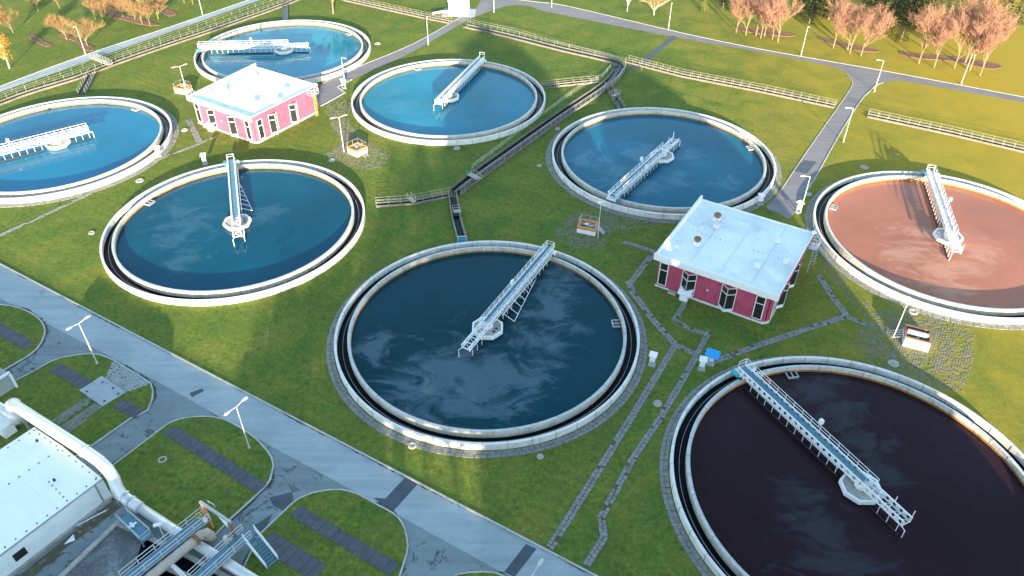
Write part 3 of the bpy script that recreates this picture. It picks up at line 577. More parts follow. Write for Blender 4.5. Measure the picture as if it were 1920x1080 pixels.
def bridge(k):
    c = TK[k]; st = k; t = thing('scraper_bridge', BL[k], 'scraper bridge', (c.x, c.y, 0), math.radians(ANG[k]), 'scraper bridges on the round tanks')
    x0, x1 = -6.2, 21.0; xd = -1.2; G0, G1 = 1.62, 2.22; hw = 0.62
    if st == 'F': G0, G1 = 1.55, 2.35
    if st == 'C': G1 = 2.6
    for s in (-1, 1):
        if st == 'F': holed_plate(x0, x1, s * hw, G0, G1, 0.03).build('girder', M['white'], t)
        elif st in 'BC': MB().box(((x0 + x1) / 2, s * hw, (G0 + G1) / 2), (x1 - x0, 0.12 if st == 'C' else 0.2, G1 - G0)).box(((x0 + x1) / 2, s * hw, G1 + 0.03), (x1 - x0, 0.26, 0.06)).build('girder', M['white'], t)
        else:
            g = MB().bar((x0, s * hw, G0), (x1, s * hw, G0), 0.16, 0.14).bar((x0, s * hw, G1), (x1, s * hw, G1), 0.16, 0.14); n = 18
            for i in range(n):
                xa = x0 + (x1 - x0) * i / n; xb = x0 + (x1 - x0) * (i + 1) / n
                g.bar((xa, s * hw, G0), (xb, s * hw, G1) if i % 2 else (xa + 0.01, s * hw, G1), 0.07, 0.07)
                g.bar((xa, s * hw, G1 if i % 2 else G0), (xb, s * hw, G0 if i % 2 else G1), 0.06, 0.06)
            g.build('girder', M['white'], t)
    xx = x1 - 0.75; pm = me_panel if st in 'FABD' else me_pgrey
    while xx > xd + 0.7: link('deck_panel', pm, t, (xx, 0, G0 + (0.42 if st != 'F' else 0.5))); xx -= 1.5
    cb = MB(); xx = x0 + 0.06                         # cross beams and open overhang past the pier
    while xx < x1: cb.bar((xx, -hw, G0 + 0.18), (xx, hw, G0 + 0.18), 0.1, 0.12); xx += 1.5 if xx > xd else 1.2
    for i in range(4): cb.bar((x0 + i * 1.2, -hw, G0 + 0.2), (x0 + i * 1.2 + 1.2, hw, G0 + 0.2), 0.06, 0.06)
    cb.build('cross_beams', M['white'], t)
    sides = {'A': (-1, 1), 'B': (), 'C': (), 'D': (-1, 1), 'E': (-1, 1), 'F': (-1,), 'G': (-1, 1), 'H': (-1, 1)}[st]
    for s in sides: MB().rail([(xd if st != 'H' else x0, s * (hw + 0.05), G1), (x1, s * (hw + 0.05), G1)], 0.95, 2, 1.5, 0.04).build('handrail', M['white'], t)
    MB().tube((x0 + 0.1, -hw, G1), (x0 + 0.1, -hw, G1 + (1.1 if st in 'DFE' else 0.25)), 0.06, 6).tube((x0 + 2.4, -hw, G1), (x0 + 2.4, -hw, G1 + (0.9 if st in 'DF' else 0.2)), 0.05, 6).build('end_post', M['white'], t)
    MB().tube((x0 + 0.1, hw, G0), (x0 - 0.5, hw + 0.2, G0), 0.05, 6).tube((x0 - 0.5, hw + 0.2, G0), (x0 - 0.5, hw + 0.2, 0.3), 0.05, 6).build('end_post', M['white'], t)
    MB().lathe([(0.01, 1.6), (0.75, 1.6), (0.8, 1.5), (0.8, 1.1), (0.6, 0.95)], 16).build('turntable', M['white'], t)
    sd_ = {'A': -1, 'B': -1, 'C': -1, 'D': 1, 'E': 1, 'F': -1, 'G': 1, 'H': 1}[st]
    if st == 'F': sd_ = 1
    y = sd_ * (hw + 0.35)
    sk = MB().box(((x1 - 2.2 + 2.6) / 2, y, 0.42), (x1 - 2.2 - 2.6, 0.05, 0.42)).box((x0 / 2 - 1.2, y, 0.42), (-x0 - 2.2, 0.05, 0.36)); sk.build('skimmer_board', M['dark'], t)
    xx = 3.0
    while xx < 19: link('scraper_rod', me_rod, t, (xx, y - sd_ * 0.03, 0)); xx += 1.35
    for xx in (x0 + 0.3, x0 + 1.6, x0 + 2.9): link('scraper_rod', me_rod, t, (xx, y - sd_ * 0.03, 0))
    MB().tube((2.8, y, 1.72), (18.9, y, 1.72), 0.04, 5).build('rod_rail', M['white'], t)
    if st in 'AB':                                     # braced skimmer arm held out to one side
        ar = MB().tube((2.6, y, 1.5), (19, sd_ * 0.9, 1.4), 0.05, 5); e = sd_ * 2.7
        ar.tube((3.2, e, 0.7), (13.5, sd_ * 1.0, 0.8), 0.05, 5)
        for i in range(6): f = i / 6; ar.tube((3.2 + 10.3 * f, e + (sd_ * 1.0 - e) * f, 0.7), (3.2 + 10.3 * f, sd_ * hw, 1.65), 0.05, 5)
        ar.build('skimmer_arm', M['white'], t)
    car = MB().box((20.4, 0, 1.42), (1.7, 2.1, 0.22)).box((20.3, 0.85, 1.62), (0.9, 0.25, 0.3)).box((20.3, -0.85, 1.62), (0.9, 0.25, 0.3)); car.build('end_carriage', M['white'], t)
    for s in (-1, 1): MB().tube((19.75, s * 0.95, 1.42), (19.75, s * 1.15, 1.42), 0.2, 12).build('wheel', M['dark'], t)
    mo = MB().tube((20.2, 1.2, 1.6), (21.3, 1.2, 1.6), 0.32, 10).tube((21.3, 1.2, 1.6), (21.45, 1.2, 1.6), 0.2, 10); mo.build('drive_motor', M['turq' if st in 'GF' else 'blue'], t)
    MB().lathe([(0.01, 2.3), (0.2, 2.2), (0.28, 2.0), (0.2, 1.8), (0.1, 1.72), (0.1, 1.4)], 10, (19.9, -1.25, 0)).build('signal_lamp', M['white'], t)
    if st in 'DEFGH': MB().tube((8.0, -hw - 0.06, G1 + 0.5), (8.0, -hw - 0.06, G1 + 1.5) if st != 'F' else (8.0, -hw - 0.06, G1 + 0.9), 0.05, 6).box((8.0, -hw - 0.25, G1 + 1.35), (0.5, 0.4, 0.6)).build('control_box', M['white'], t)
    if st in 'AD': MB().box((9.0, hw + 0.1, G1 + 0.55), (0.6, 0.35, 0.75)).build('control_box', M['white'], t)
    if st in 'DF': MB().box((15.2 if st == 'D' else 16.8, -(hw + 0.1), G1 + 0.55), (0.75, 0.05, 0.6)).build('warning_sign', M['red'], t)
    MB().rail([(x1, -hw, G1), (x1, hw, G1)], 0.95, 2, 1.2, 0.04).build('end_rail', M['white'], t)
    return t
for k in TK: bridge(k)

# ================================================================== OPEN CHANNELS
def channel(label, pts, w, rails=(1, 1), h=0.42, double=False, sp=2.0, rh=1.0, water=0.12, rm='railm'):
    t = thing('open_channel', label, 'channel', (pts[0][0], pts[0][1], 0)); o = pts[0]; q = [(p[0] - o[0], p[1] - o[1]) for p in pts]
    for s in (-1, 1): MB().strip(q, 0.16, 0.0, h, False, s * w / 2).build('channel_wall', M['oldconc'], t)
    if double: MB().strip(q, 0.2, 0.0, h - 0.05).build('channel_wall', M['oldconc'], t)
    MB().strip(q, w - 0.2, water).build('channel_water', M['channel'], t)
    for s, r in zip((-1, 1), rails):
        if r:
            ofs = []
            for i, p in enumerate(q):
                a = Vector(q[max(i - 1, 0)]); b = Vector(q[min(i + 1, len(q) - 1)]); d = (b - a).normalized(); ofs.append((p[0] - d.y * s * (w / 2 + 0.02), p[1] + d.x * s * (w / 2 + 0.02), h))
            MB().rail(ofs, rh, 2, sp, 0.026).build('handrail', M[rm], t)
    return t
channel('long channel running along the perimeter road at top left', curve([(-120.94, 144.92), (-114.90, 158.78), (-110.11, 166.03), (-104.18, 172.83), (-99.34, 181.05), (-89.59, 195.12), (-83.02, 203.83), (-75.58, 214.91), (-67.27, 227.45), (-61.02, 239.05)], k=2), 1.7, (0, 1), rm='galv')
channel('short railed channel from the top left tank edge up to the long channel', [(-101.49, 175.41), (-100.16, 169.77), (-99.01, 164.39)], 1.5)
channel('short channel into the far side of the farthest tank', [(-67.50, 228.41), (-65.83, 221.36), (-64.03, 213.77)], 1.4, (0, 0))
channel('railed channel ending at the white hut at top', [(-68.07, 248.61), (-49.91, 231.62), (-24.90, 216.55), (-17.68, 212.72)], 1.5)
channel('railed channel from the middle road to the channel bend', curve([(-13.21, 209.80), (-0.34, 201.80), (12.14, 193.15), (21.35, 187.48), (25.36, 184.39), (26.36, 181.34)], k=3), 2.0, (0, 1), rm='galv')
channel('railed channel running right from the bend towards the far road', [(28.65, 185.13), (41.05, 176.26), (57.07, 168.08), (72.25, 159.33)], 1.5)
channel('railed channel at the far right above the brown tank', [(78.03, 154.80), (92.27, 146.55), (104.03, 138.90), (116.40, 130.77)], 1.5)
channel('wide double channel running diagonally down from the bend', curve([(26.53, 181.68), (25.45, 177.68), (22.03, 170.37), (11.56, 155.36), (1.49, 140.32), (-7.25, 127.06), (-10.75, 121.17)], k=3), 2.6, (0, 1), 0.6, True, rm='galv')
channel('railed channel linking the top centre tank to the diagonal channel', [(6.76, 168.96), (12.35, 170.56), (20.07, 172.51)], 1.1)
channel('short channel down to the tank behind the crimson building', [(22.20, 169.46), (23.19, 163.26), (24.22, 157.12)], 1.3)
channel('low railed channel from the left of centre tank to the channel junction', [(-24.57, 116.98), (-18.02, 117.95), (-11.31, 120.60)], 1.1)
channel('short channel dropping into the far side of the centre tank', [(-10.97, 119.86), (-9.81, 112.04), (-8.41, 105.35)], 1.4)
for lab, a, rz in (('blue sluice gate where a channel enters the centre tank', (-8.39, 104.88), 0.0),):
    t = thing('sluice_gate', lab, 'gate', a); MB().box((0, 0, 0.75), (1.3, 0.16, 1.3)).build('gate_plate', M['blue'], t); MB().bar((-0.75, 0, 0), (-0.75, 0, 1.7), 0.12, 0.12).bar((0.75, 0, 0), (0.75, 0, 1.7), 0.12, 0.12).bar((-0.8, 0, 1.7), (0.8, 0, 1.7), 0.12, 0.12).build('gate_frame', M['galv'], t)
def plank(label, a, b, w, z=0.8):
    t = thing('crossing_plank', label, 'footbridge', (a[0], a[1], 0)); q = (b[0] - a[0], b[1] - a[1]); L = math.hypot(*q); ang = math.atan2(q[1], q[0])
    MB().box((q[0] / 2, q[1] / 2, z), (L, w, 0.12), ang).build('deck', M['concrete'], t)
    nx, ny = -q[1] / L * w / 2, q[0] / L * w / 2
    for s in (-1, 1): MB().rail([(s * nx, s * ny, z), (q[0] + s * nx, q[1] + s * ny, z)], 1.0, 2, 1.3, 0.03).build('handrail', M['railm'], t)
plank('pale footbridge across the channel by the upper left road', (-104.86, 184.05), (-98.65, 179.71), 1.2, 0.85)
plank('small railed crossing on the diagonal channel', (-8.28, 127.25), (-6.16, 125.28), 1.1, 0.85)
plank('small crossing on the low channel beside the left of centre tank', (-18.78, 118.67), (-17.73, 117.05), 0.8, 0.82)
plank('small crossing on the short channel above the centre tank', (-10.49, 113.93), (-9.18, 114.29), 0.9, 0.82)
plank('small crossing on the short channel behind the crimson building', (22.67, 162.97), (24.29, 164.43), 0.9, 0.82)
t = thing('fence_rail', 'thin pale fence rail between the perimeter road and the long channel', 'fence'); MB().rail([(-122.68, 151.70), (-117.14, 163.01), (-103.69, 181.67), (-91.37, 200.12), (-81.70, 215.26), (-70.38, 231.79), (-63.32, 242.17)], 1.1, 2, 3.0, 0.025).build('rails', M['railm'], t)
t = thing('fence_rail', 'thin pale rail beyond the channel between the middle road and the bend', 'fence'); MB().rail([(-12.02, 212.80), (-0.36, 206.24), (17.61, 192.12), (31.43, 181.74), (31.52, 179.40)], 1.0, 2, 4.0, 0.026).build('rails', M['railm'], t)
t = thing('fence_rail', 'thin rail along the left of the diagonal channel', 'fence'); MB().rail([(24.09, 180.97), (21.57, 175.05), (15.34, 168.16), (1.52, 145.79), (-7.90, 130.34)], 1.0, 2, 4.0, 0.035).build('rails', M['galv'], t)

# ================================================================== CRIMSON PUMP HOUSES
def corrugated(m, a, b, z0, z1, out, pitch=0.42, dep=0.07):
    """real ribbed sheet between two ground points"""
    a, b = Vector(a), Vector(b); L = (b - a).length; d = (b - a) / L; o = Vector(out); n = max(1, round(L / pitch)); prof = []
    for i in range(n):
        for f, k in ((0.0, 0), (0.38, 0), (0.5, 1), (0.88, 1)): prof.append(a + d * ((i + f) * L / n) + o * (k * dep))
    prof.append(b); m.add([(p.x, p.y, z0) for p in prof] + [(p.x, p.y, z1) for p in prof], [(i, i + 1, len(prof) + i + 1, len(prof) + i) for i in range(len(prof) - 1)])
    return m
def bay(parent, x, y, ang, w=2.3, dep=0.8, z0=0.75, z1=4.75):
    """pointed bay: two tall panes meeting at a white mullion; local +y is outwards"""
    ca, sa = math.cos(ang), math.sin(ang); T = lambda u, v, z: (x + u * ca - v * sa, y + u * sa + v * ca, z)
    b = MB(); tri = [(-w / 2, 0.0), (0, dep), (w / 2, 0.0)]
    b.add([T(u, v, z) for z in (z0 - 0.5, z0) for u, v in tri], [(0, 1, 4, 3), (1, 2, 5, 4), (3, 4, 5), (2, 1, 0)]); b.build('bay_sill', M['white'], parent)
    MB().add([T(u, v * 1.1, z) for z in (z1, z1 + 0.25) for u, v in tri], [(0, 1, 4, 3), (1, 2, 5, 4), (3, 4, 5), (2, 1, 0)]).build('bay_head', M['pink'], parent)
    for p, q in ((0, 1), (1, 2)):
        u0, v0 = tri[p]; u1, v1 = tri[q]
        f = MB()
        for z in (z0 + 0.05, z0 + (z1 - z0) * 0.7, z1 - 0.05): f.bar(T(u0, v0 + 0.02, z), T(u1, v1 + 0.02, z), 0.1, 0.1)
        f.bar(T(u0, v0 + 0.02, z0), T(u0, v0 + 0.02, z1), 0.1, 0.1); f.bar(T(u1, v1 + 0.02, z0), T(u1, v1 + 0.02, z1), 0.1, 0.1)
        wn_ = f.build('window_frame', M['white'], parent)
        for za, zb in ((z0, z0 + (z1 - z0) * 0.7), (z0 + (z1 - z0) * 0.7, z1)):
            MB().add([T(u0, v0 - 0.03, za), T(u1, v1 - 0.03, za), T(u1, v1 - 0.03, zb), T(u0, v0 - 0.03, zb)], [(3, 2, 1, 0)]).build('pane', M['glass'], wn_)
def pump_house(label, corner, variant):
    # local frame: origin at the corner nearest the camera, +x along the front wall to the left, +y back along the right wall (mirrored axes handled by hand)
    ca, sa = math.cos(math.radians(-32)), math.sin(math.radians(-32))
    t = thing('pump_house', label, 'building', corner, math.radians(-32), 'crimson pump houses')
    W, D, H = 17.6, 17.6, 5.3; ch = 0.9                      # x from -W (left) to 0 (right); y from 0 (front) to D (back)
    MB().prism([(-W - 0.12, -0.12), (-ch * 0.7, -0.12), (0.12, ch * 0.7), (0.12, D + 0.12), (-W - 0.12, D + 0.12)], 0.0, 0.32).build('plinth', M['outer'], t)
    for a, b, o in (((-W, 0), (-ch, 0), (0, -1)), ((-ch, 0), (0, ch), (0.7, -0.7)), ((0, ch), (0, D), (1, 0)), ((0, D), (-W, D), (0, 1)), ((-W, D), (-W, 0), (-1, 0))):
        corrugated(MB(), a, b, 0.3, H, o).build('wall', M['pink'], t)
    ov = 0.62; zt = 6.25; e = [(-W - ov, -ov), (ov, -ov), (ov, D + ov), (-W - ov, D + ov)]
    MB().prism(e, H - 0.05, H + 0.12).build('soffit', M['pink'], t)
    rf = MB(); zr = zt - 0.22; xm = -W / 2; ym = D * 0.52; dr = 0.42     # roof membrane falls to two drains
    v = [(-W - ov, -ov, zr), (ov, -ov, zr), (ov, D + ov, zr), (-W - ov, D + ov, zr), (-W * 0.72, ym, zr - dr), (-W * 0.25, ym, zr - dr), (-W * 0.5, -ov, zr + 0.03), (-W * 0.5, D + ov, zr + 0.03), (-W * 0.5, ym, zr - 0.05)]
    rf.add(v, [(0, 6, 4), (6, 8, 4), (6, 5, 8), (6, 1, 5), (1, 2, 5), (2, 7, 5), (7, 8, 5), (7, 4, 8), (7, 3, 4), (3, 0, 4)]); r = rf.build('roof', M['roof'], t)
    sm = MB()
    for i in range(1, 4):
        x = -W - ov + i * (W + 2 * ov) / 4 + 0.4
        for ya, yb, za, zb in ((-ov, ym, zr, None), (ym, D + ov, None, zr)):
            zz = zr - 0.05 - (dr - 0.05) * max(0.0, 1 - min(abs(x + W * 0.72), abs(x + W * 0.25)) / (W * 0.24))
            sm.bar((x, ya, (za if za else zz) + 0.012), (x, yb, (zb if zb else zz) + 0.012), 0.09, 0.05)
    sm.build('membrane_seams', M['roof2'], r)
    dots = MB()
    for i in range(22): x = -W + 0.8 + i * (W - 1.6) / 21; dots.box((x, ym + 0.02, zr - 0.03 - 0.2 * (1 - abs(x + W / 2) / W)), (0.14, 0.12, 0.16))
    dots.build('roof_bolts', M['galv'], r)
    MB().box((-W / 2, -ov - 0.02, (H + zt) / 2 + 0.1), (W + 2 * ov + 0.3, 0.3, zt - H + 0.12)).build('front_fascia', M['white'], t)
    MB().box((-W / 2, D + ov + 0.02, zt - 0.12), (W + 2 * ov + 0.1, 0.16, 0.3)).build('back_fascia', M['white'], t)
    f = MB(); corrugated(f, (ov + 0.05, -ov), (ov + 0.05, D + ov), H - 0.02, zt, (1, 0)); f.build('side_fascia', M['pink'], t)
    MB().box((ov - 0.02, D / 2, zt + 0.03), (0.22, D + 2 * ov, 0.08)).build('side_coping', M['white'], t)
    pr = MB(); pr.add([(-W - ov - 0.1, -ov, H), (-W - ov + 0.35, -ov, H), (-W - ov + 0.35, D + ov, H), (-W - ov - 0.1, D + ov, H), (-W - ov - 0.1, -ov, zt + 0.05), (-W - ov + 0.2, -ov, zt + 0.05), (-W - ov + 0.2, D + ov, zt + 0.75), (-W - ov - 0.1, D + ov, zt + 0.75)],
        [(3, 2, 1, 0), (4, 5, 6, 7), (0, 1, 5, 4), (1, 2, 6, 5), (2, 3, 7, 6), (3, 0, 4, 7)]); pr.build('raised_parapet', M['white'], t)
    for x in (-W + 5.0, -W + 11.2): bay(t, x, -0.02, math.pi, 2.2, 0.8)
    for y in (5.2, 11.0): bay(t, 0.02, y, -math.pi / 2, 2.2, 0.8)
    def flat(x, y, ang, w=1.3, z0=0.7, z1=4.8):
        c_, s_ = math.cos(ang), math.sin(ang); T = lambda u, v, z: (x + u * c_ - v * s_, y + u * s_ + v * c_, z); f = MB()
        for u in (-w / 2, w / 2): f.bar(T(u, 0.1, z0), T(u, 0.1, z1), 0.12, 0.12)
        for z in (z0, z0 + (z1 - z0) * 0.68, z1): f.bar(T(-w / 2, 0.1, z), T(w / 2, 0.1, z), 0.1, 0.1)
        wf = f.build('window_frame', M['white'], t)
        for za, zb in ((z0, z0 + (z1 - z0) * 0.68), (z0 + (z1 - z0) * 0.68, z1)): MB().add([T(-w / 2, 0.09, za), T(w / 2, 0.09, za), T(w / 2, 0.09, zb), T(-w / 2, 0.09, zb)], [(3, 2, 1, 0)]).build('pane', M['glass'], wf)
    flat(-W + 0.9, -0.03, math.pi); flat(-ch - 0.75, -0.03, math.pi); flat(0.03, ch + 0.75, -math.pi / 2)
    # porch step, box and canopy below the first bay
    MB().box((-W + 5.0, -0.95, 0.55), (1.2, 0.8, 1.1)).build('meter_box', M['white'], t)
    MB().add([(-W + 3.9, -0.1, 1.75), (-W + 6.1, -0.1, 1.75), (-W + 6.0, -1.5, 1.25), (-W + 4.0, -1.5, 1.25), (-W + 3.9, -0.1, 1.85), (-W + 6.1, -0.1, 1.85), (-W + 6.0, -1.5, 1.35), (-W + 4.0, -1.5, 1.35)], [(0, 1, 2, 3), (7, 6, 5, 4), (0, 4, 5, 1), (1, 5, 6, 2), (2, 6, 7, 3), (3, 7, 4, 0)]).build('canopy', M['white'], t)
    MB().box((-W + 2.9, -0.5, 0.2), (1.3, 0.6, 0.4)).build('step', M['concrete'], t)
    MB().lathe([(0.01, 0), (0.14, 0.04), (0.18, 0.12), (0.1, 0.2)], 10, (-W + 8.1, -0.2, 2.6)).build('wall_lamp', M['white'], t)
    # rooftop: mushroom vents, frames, boxes
    for x, y in ((-W + 3.6, 5.6), (-W + 3.8, 13.8)):
        MB().box((x, y, zr + 0.2), (0.95, 0.95, 0.75)).build('vent_curb', M['white'], t)
        MB().lathe([(0.25, 0.55), (0.28, 0.8), (0.55, 0.82), (0.6, 1.0), (0.5, 1.22), (0.2, 1.38), (0.01, 1.4)], 14, (x, y, zr)).build('mushroom_vent', M['rust' if variant == 'B2' else 'white'], t)
    for x, y, s in ((-W + 1.4, 3.4, 0.75), (-W + 2.6, 10.2, 0.5), (-W + 4.4, 12.0, 0.9)):
        MB().box((x, y, zr + 0.1), (s, s, 0.5)).build('vent_curb', M['white'], t)
        fr = MB()
        for dx in (-0.35, 0.35):
            fr.tube((x + dx * s, y, zr + 0.3), (x + dx * s, y, zr + 1.1), 0.04, 5); fr.tube((x - 0.35 * s, y, zr + 1.1), (x + 0.35 * s, y, zr + 1.1), 0.04, 5); fr.tube((x + dx * s, y - 0.3, zr + 0.9), (x + dx * s, y + 0.3, zr + 0.9), 0.04, 5)
        fr.build('vent_frame', M['galv'], t)
    for x, y in ((-4.2, 5.0), (-3.6, 13.2), (-0.9, 8.4)): MB().box((x, y, zr + 0.12), (0.8, 0.8, 0.5)).box((x, y, zr + 0.4), (0.95, 0.95, 0.07)).build('roof_box', M['white'], t)
    # roof ladder with landing and safety cage at the back of the right wall
    MB().box((1.35, D - 1.6, 5.2), (1.4, 2.0, 0.12)).build('landing', M['galv'], t)
    MB().rail([(0.7, D - 2.6, 5.26), (2.05, D - 2.6, 5.26), (2.05, D - 0.6, 5.26), (0.7, D - 0.6, 5.26)], 1.1, 2, 1.0, 0.035).build('handrail', M['white'], t)
    ld = MB().tube((1.5, D - 1.9, 0.1), (1.5, D - 1.9, 6.2), 0.04, 5).tube((1.5, D - 1.3, 0.1), (1.5, D - 1.3, 6.2), 0.04, 5)
    for i in range(18): ld.tube((1.5, D - 1.9, 0.3 + i * 0.3), (1.5, D - 1.3, 0.3 + i * 0.3), 0.03, 5)
    for i in range(6):
        z = 2.2 + i * 0.55; ring = [(1.5 + 0.75 * math.sin(a), D - 1.6 - 0.42 * math.cos(a), z) for a in [math.pi * j / 6 for j in range(7)]]
        for p, q in zip(ring, ring[1:]): ld.tube(p, q, 0.03, 4)
    ld.build('ladder', M['yellow' if variant == 'B1' else 'galv'], t)
    MB().lathe([(0.01, 0.55), (0.3, 0.5), (0.4, 0.28), (0.3, 0.05), (0.12, 0)], 12, (ov, D + 0.2, zt)).build('dome_lamp', M['white'], t)
    MB().tube((-ch * 0.5 + 0.1, ch * 0.5 - 0.1, 0.2), (-ch * 0.5 + 0.1, ch * 0.5 - 0.1, H), 0.06, 6).build('downpipe', M['dark'], t)
    return t
pump_house('crimson ribbed pump house with flat pale roof, standing right of centre', (37.53, 84.64), 'B2')
pump_house('salmon pink pump house in sunlight at upper left', (-52.42, 140.43), 'B1')

# white hut at the top
t = thing('white_hut', 'small white box hut at the top edge beside the middle road', 'hut', (-15.64, 221.20), math.radians(-2))
MB().box((0, 0, 0.05), (9.5, 6.5, 0.1)).build('apron_slab', M['pad'], t); MB().box((0, 0.4, 1.9), (5.6, 4.6, 3.6)).build('wall', M['shedwall'], t); MB().box((0, 0.4, 3.78), (6.0, 5.0, 0.18)).build('roof', M['white'], t); MB().box((1.2, -1.92, 1.2), (1.0, 0.06, 2.0)).build('door', M['galv'], t)
MB().pipe([(-2.6, -1, 0.6), (-5, -1.2, 0.6), (-7.5, -2.4, 0.5)], 0.35, 10).build('supply_pipe', M['pipe'], t)

# ================================================================== STREET LAMPS
def lamp_head(x, ang, z):
    m = MB(); ca, sa = math.cos(ang), math.sin(ang); T = lambda u, v, w: (u * ca - v * sa, u * sa + v * ca, w)
    pr = [(0.9, 0.10, 0.02), (1.05, 0.17, 0.07), (1.55, 0.20, 0.10), (1.75, 0.08, 0.04)]; vs = []
    for u, hw, hh in pr: vs += [T(u, -hw, z + 0.12 - hh * 0.4), T(u, hw, z + 0.12 - hh * 0.4), T(u, hw * 0.6, z + 0.12 + hh), T(u, -hw * 0.6, z + 0.12 + hh)]
    fs = []
    for i in range(3):
        for j in range(4): fs.append((i * 4 + j, i * 4 + (j + 1) % 4, (i + 1) * 4 + (j + 1) % 4, (i + 1) * 4 + j))
    fs += [(3, 2, 1, 0), (12, 13, 14, 15)]
    return m.add(vs, fs)
def make_lamp(double, h=7.5):
    t = thing('street_lamp', '', 'lamp')
    MB().tube((0, 0, 0), (0, 0, 0.25), 0.2, 8).build('foot', M['concrete'], t)
    MB().tube((0, 0, 0.2), (0, 0, h * 0.55), 0.085, 8, 0.07).tube((0, 0, h * 0.55), (0, 0, h), 0.058, 8, 0.045).build('pole', M['lampp'], t)
    for a in ((0, math.pi) if double else (math.pi,)):
        ar = MB().tube((0, 0, h - 0.05), (1.0 * math.cos(a), 1.0 * math.sin(a), h + 0.12), 0.045, 6).build('arm', M['lampp'], t)
        lamp_head(0, a, h).build('lamp_head', M['lampp'], ar)
    return t
proto = {True: make_lamp(True), False: make_lamp(False)}; used = {True: False, False: False}
def place_lamp(label, p, double, rz):
    o = proto[double] if not used[double] else copy_tree(proto[double]); used[double] = True
    o.location = (p[0], p[1], 0); o.rotation_euler[2] = math.radians(rz); o['label'] = label; o['group'] = 'street lamps'
for a in (
    ('double headed street lamp beside the front road at far left', (-57.22, 75.73), True, 58),
    ('double headed street lamp on the lawn left of the slab strip, below the front road', (-32.19, 61.06), True, 58),
    ('double headed street lamp at the bottom edge over the road patch', (2.17, 39.91), True, 58),
    ('double headed street lamp beside the small orange rimmed pit', (-34.07, 137.43), True, 30),
    ('double headed street lamp just left of the salmon pink building', (-73.94, 162.38), True, 40),
    ('single headed street lamp at the corner of the middle road near the pink building', (-39.11, 168.10), False, 140),
    ('single headed street lamp with white cabinet at its foot, above the crimson building', (51.48, 115.21), False, 0),
    ('single headed street lamp midway along the right road', (68.53, 142.68), False, 0),
    ('single headed street lamp at the far junction', (84.26, 167.81), False, 0),
    ('street lamp in front of the rightmost bare trees', (106.78, 172.66), False, 80),
    ('street lamp between the first and second clump of pink bare trees', (73.86, 190.33), False, 80),
    ('street lamp on the far road right of the two white birches', (42.60, 208.10), False, 80),
    ('street lamp at the top edge left of the white birches', (11.19, 226.75), False, 80),
    ('street lamp at the top beside the road junction near the hut', (-5.65, 221.81), False, 80),
    ('street lamp standing beside the middle road', (-22.30, 196.06), False, 100),
    ('street lamp across the perimeter road at upper left', (-108.56, 187.88), False, 100),
    ('street lamp at the top edge beside the perimeter road', (-88.69, 218.27), False, 100)): place_lamp(*a)
def pole_light(label, p, h, r=0.06, lean=0.0):
    t = thing('pole_light', label, 'lamp', p); MB().tube((0, 0, 0), (lean, 0, h), r, 6, r * 0.6).build('pole', M['white'], t); MB().tube((0, 0, 0), (0, 0, 0.15), r * 2.2, 8).build('foot', M['concrete'], t)
    MB().box((lean - 0.2, 0.1, h), (0.8, 0.35, 0.16), 0.3).build('lamp_head', M['white'], t)
pole_light('thin pole light at the brick valve pit near the centre', (14.61, 107.14), 7.0)
pole_light('thin pole light beside the pit at the right', (55.29, 82.20), 7.2)

# ================================================================== PITS, CABINETS, MANHOLES
def pit(label, p, w, d, rz, band, pipe=False):
    t = thing('valve_pit', label, 'pit', p, math.radians(rz), 'valve pits'); h = 1.35
    q = [(-w / 2, -d / 2), (w / 2, -d / 2), (w / 2, d / 2), (-w / 2, d / 2)]
    MB().strip(q, 0.26, 0.0, h * 0.62, True).build('base_wall', M['white'], t); MB().strip(q, 0.3, h * 0.62, h, True).build('rim_band', M[band], t)
    MB().poly(q, 0.25).build('pit_floor', M['dark'], t)
    if pipe:
        MB().tube((-w / 2 + 0.2, 0.15, 1.0), (w / 2 - 0.2, 0.15, 1.0), 0.52, 14).tube((0.1, -0.4, 0.7), (0.1, 0.1, 1.1), 0.2, 8).build('pipe', M['galv'], t)
        for i in range(4): MB().tube((-w / 2, -d / 2 + 0.4 + i * 0.55, 0.9), (-w / 2 - 1.7, -d / 2 + 0.3 + i * 0.55, 0.25), 0.05, 6).build('small_pipe', M['galv'], t)
    else:
        MB().tube((-w * 0.1, 0.1, 0.3), (-w * 0.1, 0.1, 1.2), 0.22, 10).tube((-w * 0.1, 0.1, 0.8), (w * 0.3, 0.3, 0.8), 0.2, 10).tube((-w * 0.1, 0.1, 1.2), (-w * 0.1, 0.1, 1.25), 0.4, 12).build('valve', M['galv'], t)
        MB().rail([(w / 2, -d / 2), (w / 2, d / 2), (-w / 2, d / 2), (-w / 2, -d / 2)], 0.9, 1, 1.6, 0.035, h).build('handrail', M['galv'], t)
        s = MB()
        for i in range(4): s.box((w / 2 + 0.35 + i * 0.3, 0, 1.1 - i * 0.3), (0.28, 0.9, 0.05))
        for y in (-0.45, 0.45): s.bar((w / 2 + 0.15, y, 1.2), (w / 2 + 1.5, y, 0.02), 0.05, 0.12)
        s.build('steps', M['galv'], t)
    return t
pit('valve pit with brick red rim and white base near the crimson building', (13.05, 109.40), 3.0, 2.3, -20, 'orange')
pit('valve pit with orange rim beside the lamp right of the pink building', (-31.20, 137.01), 2.6, 2.6, -40, 'orange')
pit('valve pit with orange rim at the left corner of the pink building', (-76.10, 165.85), 2.8, 2.2, -20, 'orange')
pt = pit('white faced pit holding a large grey pipe, at the right', (58.18, 81.53), 3.2, 2.8, -24, 'rust', True)
MB().box((0.0, -1.75, 0.62), (3.3, 0.55, 1.2)).build('white_cover', M['white'], pt)
